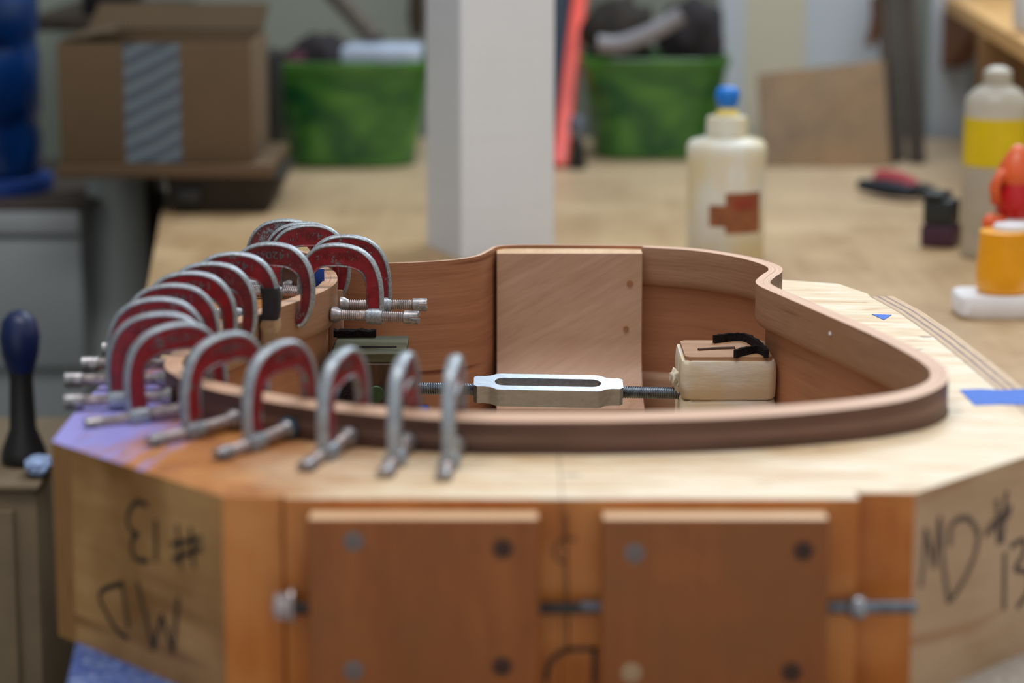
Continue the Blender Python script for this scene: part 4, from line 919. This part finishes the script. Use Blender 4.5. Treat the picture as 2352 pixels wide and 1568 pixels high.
def curved_patch(bm, cells, rad):
    for xa, xb, ya, yb in cells:
        ang = lambda x: math.asin(max(-.99, min(.99, (at(x, 450, gy - r_ * .6).x - gx) / rad)))
        n2 = 6; A0, A1 = ang(xa), ang(xb); rings = []
        for k_ in range(n2 + 1):
            t = A0 + (A1 - A0) * k_ / n2; rings.append([(gx + q * math.sin(t), gy - q * math.cos(t), z) for q, z in ((rad, G(ya)), (rad + .0004, G(ya)), (rad + .0004, G(yb)), (rad, G(yb)))])
        loft(bm, rings)
bm = bmesh.new(); curved_patch(bm, [(1628, 1664, 460, 508), (1664, 1745, 432, 524)], r_ * .97 + .0001); mesh_obj('label', bm, M['bottle_label'], bot, .6)
bm = bmesh.new(); curved_patch(bm, [(1682, 1730, 442, 470)], r_ * .97 + .0007); mesh_obj('label_print', bm, M['bottle_label_red'], bot, .6)

# ------------------------------------------------------------------ background: right
# leaning board, dark planks
p0, p1 = at(1752, 385, 3.06), at(2046, 385, 3.06); zt_ = at(1900, 158, 3.14).z
bm = bmesh.new(); loft(bm, [[(p0.x, 3.06, ZB + .0005), (p1.x, 3.06, ZB + .0005), (p1.x, 3.072, ZB + .0005), (p0.x, 3.072, ZB + .0005)],
                            [(p0.x, 3.14, at(1752, 172, 3.14).z), (p1.x, 3.14, at(2046, 140, 3.14).z), (p1.x, 3.152, at(2046, 140, 3.14).z), (p0.x, 3.152, at(1752, 172, 3.14).z)]])
single('wooden_board', bm, M['board'], 'brown square board leaning at the back of the bench right of the glue bottle', 'board')
for xa, xb, mt_, lb, yy in ((2044, 2072, 'dark_plank', 'dark plank leaning upright, leftmost of the three beside the brown board', 3.20), (2070, 2098, 'grey_plank', 'grey plank leaning upright between two dark planks', 3.23), (2096, 2134, 'dark_plank', 'dark plank leaning upright, rightmost of the three beside the brown board', 3.20)):
    a, b = at(xa, 385, 3.07), at(xb, 385, 3.07); m_ = (a.x + b.x) / 2
    bar('plank', (m_, yy - .10, ZB + .001), (m_ - .012, yy + .13, ZB + .52), b.x - a.x, .010, M[mt_], lb, 'plank')
bm = bmesh.new(); L = [at(x, y, 3.39) for x, y in ((2012, -10), (2018, 30), (2010, 70), (1996, 105))]; tube(bm, L, [.008, .010, .008, .006], 10); single('hand_tool', bm, M['bracket'], 'brown curved hand tool hanging on the pale blue wall panel', 'tool')
# shelf at the upper right
zs_ = at(2352, 92, 2.6).z
sh = thing('wall_shelf', (.9, 2.95, zs_ - .06), 'pine shelf with a brown bracket in the upper right corner', 'shelf')
bm = bmesh.new(); prism(bm, [(.505, 2.5), (1.4985, 2.5), (1.4985, 3.38), (.565, 3.38)], zs_ - .018, zs_); mesh_obj('shelf_board', bm, M['shelf'], sh, .3)
bm = bmesh.new(); a, b = at(2196, 40, 3.25), at(2262, 40, 3.25)
loft(bm, [[(a.x + .008, 3.13, zs_ - .0184), (a.x + .008, 3.4195, zs_ - .0184), (a.x + .008, 3.4195, zs_ - .10), (a.x + .008, 3.36, zs_ - .09)], [(b.x, 3.13, zs_ - .0184), (b.x, 3.4195, zs_ - .0184), (b.x, 3.4195, zs_ - .10), (b.x, 3.36, zs_ - .09)]])
mesh_obj('bracket', bm, M['bracket'], sh, .3)
a = at(2228, 190, 2.95).x
bm = bmesh.new(); box(bm, (a, 2.9, ZB + .001), (a + .35, 2.918, zs_ - .0184), .001); mesh_obj('support_panel', bm, M['board'], sh, .3)
bm = bmesh.new(); p = at(2346, 20, 2.72); box(bm, (p.x - .006, 2.66, zs_ + .0004), (p.x + .08, 2.74, zs_ + .07), .006); single('white_box', bm, M['white'], 'white box standing on the pine shelf in the upper right corner', 'box')
# milky bottle with a yellow label
by = on(2280, 588, ZB); B2 = lambda y_: at(2280, y_, by.y).z; rb = .0295; bxx = at(2284, 400, by.y).x
b2 = thing('squeeze_bottle', (bxx, by.y, ZB), 'tall milky plastic bottle with a plain yellow label band', 'bottle')
bm = bmesh.new(); lathe(bm, [(rb * .92, ZB + .0004), (rb, ZB + .004), (rb, B2(240)), (rb * .95, B2(222)), (rb * .72, B2(205)), (rb * .42, B2(192)), (rb * .38, B2(186))], (bxx, by.y, 0), 40); mesh_obj('body', bm, M['clear_bottle'], b2, .9)
bm = bmesh.new(); lathe(bm, [(rb * .44, B2(192)), (rb * .46, B2(188)), (rb * .44, B2(164)), (rb * .36, B2(158)), (rb * .2, B2(152))], (bxx, by.y, 0), 28); mesh_obj('cap', bm, M['clear_bottle'], b2, .6)
bm = bmesh.new(); lathe(bm, [(rb + .0002, B2(378)), (rb + .0006, B2(377)), (rb + .0006, B2(269)), (rb + .0002, B2(268))], (bxx, by.y, 0), 40, cap=False); mesh_obj('label', bm, M['yellow'], b2, .6)
# black and purple block, pliers
bp = on(2168, 572, ZB); PZ = lambda y_: at(2168, y_, bp.y).z
ik = thing('tool_pouch', (bp.x, bp.y + .02, ZB), 'small black-topped dark purple tool holder standing on the bench', 'holder')
rot = Matrix.Rotation(R(-28), 3, 'Z')
def rbox(lo, hi, mat, name): bm = bmesh.new(); vs = box(bm, lo, hi, .003); bmesh.ops.rotate(bm, verts=bm.verts, cent=(bp.x, bp.y + .02, 0), matrix=rot); mesh_obj(name, bm, mat, ik, .6)
rbox((bp.x - .016, bp.y + .004, ZB + .0005), (bp.x + .016, bp.y + .036, PZ(520)), plain('dark_purple_plastic', (64, 32, 56), .45), 'base')
rbox((bp.x - .0145, bp.y + .0055, PZ(520)), (bp.x + .0145, bp.y + .0345, PZ(462)), plain('blue_black_plastic', (30, 36, 42), .5), 'body')
rbox((bp.x - .018, bp.y + .003, PZ(462)), (bp.x + .006, bp.y + .036, PZ(446)), M['black_plastic'], 'top')
pp = on(2045, 445, ZB)
pk = thing('pliers', (pp.x, pp.y, ZB), 'pliers with red and dark blue handles lying on the bench', 'pliers')
def grip(L, r0, mat, name): bm = bmesh.new(); q = catmull([tuple(on(x, y, ZB + .012)) for x, y in L], 4); tube(bm, q, [r0 * (.75 + .35 * math.sin(math.pi * i_ / (len(q) - 1))) for i_ in range(len(q))], 12); mesh_obj(name, bm, mat, pk, 1)
grip([(1976, 424), (2020, 430), (2060, 436), (2098, 442)], .0085, plain('dark_navy_grip', (18, 28, 44), .5), 'handle')
grip([(2012, 404), (2045, 408), (2080, 418), (2104, 430)], .0085, plain('red_grip', (168, 52, 68), .5), 'handle')
grip([(2096, 438), (2125, 436), (2150, 448)], .0070, M['black_plastic'], 'jaw')
# orange pot on a white tray with red and orange caps
op = on(2300, 735, ZB); oy = op.y + .028; OZ = lambda y_: at(2300, y_, oy).z; ox = at(2308, 600, oy).x
wt = thing('white_tray', (ox, oy, ZB), 'white rounded plastic tray at the right edge, under the orange pot', 'tray')
bm = bmesh.new(); zt1 = at(2300, 684, op.y).z; loft(bm, [[(x, y, z) for x, y in rrect(w_, w_ * .62, .014, ox + .004, oy)] for z, w_ in ((ZB + .0004, .084), (ZB + .003, .089), (zt1 - .002, .089), (zt1, .086))]); mesh_obj('slab', bm, M['white'], wt, .7)
ot = thing('orange_pot', (ox, oy, zt1), 'orange-yellow plastic pot with a white lid, on the white tray', 'pot')
bm = bmesh.new(); lathe(bm, [(.0195, zt1 + .0004), (.0222, zt1 + .004), (.0222, zt1 + .02), (.0205, OZ(542)), (.0205, OZ(530)), (.0180, OZ(528))], (ox - .001, oy, 0), 36); mesh_obj('body', bm, M['orange'], ot, .7)
bm = bmesh.new(); lathe(bm, [(.0140, OZ(529)), (.0145, OZ(522)), (.0130, OZ(514))], (ox + .004, oy + .001, 0), 28); mesh_obj('lid', bm, M['white'], ot, .6)
rc = thing('red_cap', (ox + .012, oy + .04, ZB), 'glossy red and orange plastic dispenser behind the orange pot', 'dispenser')
rx, ry = at(2338, 450, oy + .05).x, oy + .055
bm = bmesh.new(); lathe(bm, [(.020, ZB + .0004), (.021, ZB + .004), (.019, OZ(560)), (.014, OZ(520))], (rx, ry, 0), 28); mesh_obj('base', bm, M['white'], rc, .7)
bm = bmesh.new(); lathe(bm, [(.0142, OZ(520)), (.0175, OZ(510)), (.0185, OZ(470)), (.0150, OZ(440))], (rx, ry, 0), 28); mesh_obj('collar', bm, M['red_plastic'], rc, .7)
bm = bmesh.new(); lathe(bm, [(.0152, OZ(440)), (.0175, OZ(425)), (.015, OZ(395)), (.008, OZ(365)), (.003, OZ(350))], (rx, ry, 0), 28); mesh_obj('dome', bm, M['orange_knob'], rc, .9)
bm = bmesh.new(); p = at(2276, 512, ry - .015); lump(bm, p, (.0075, .007, .008), 3, .06); tube(bm, [p, Vector((rx, ry, p.z + .006))], .0035, 8); mesh_obj('knob', bm, M['orange_knob'], rc, 2)
bm = bmesh.new(); p = at(2290, 440, ry - .01); tube(bm, [p + Vector((0, 0, -.010)), p + Vector((-.002, 0, .004)), p + Vector((.002, 0, .014)), Vector((rx, ry, p.z + .012))], [.005, .005, .005, .006], 10); mesh_obj('lever', bm, M['orange_knob'], rc, 2)
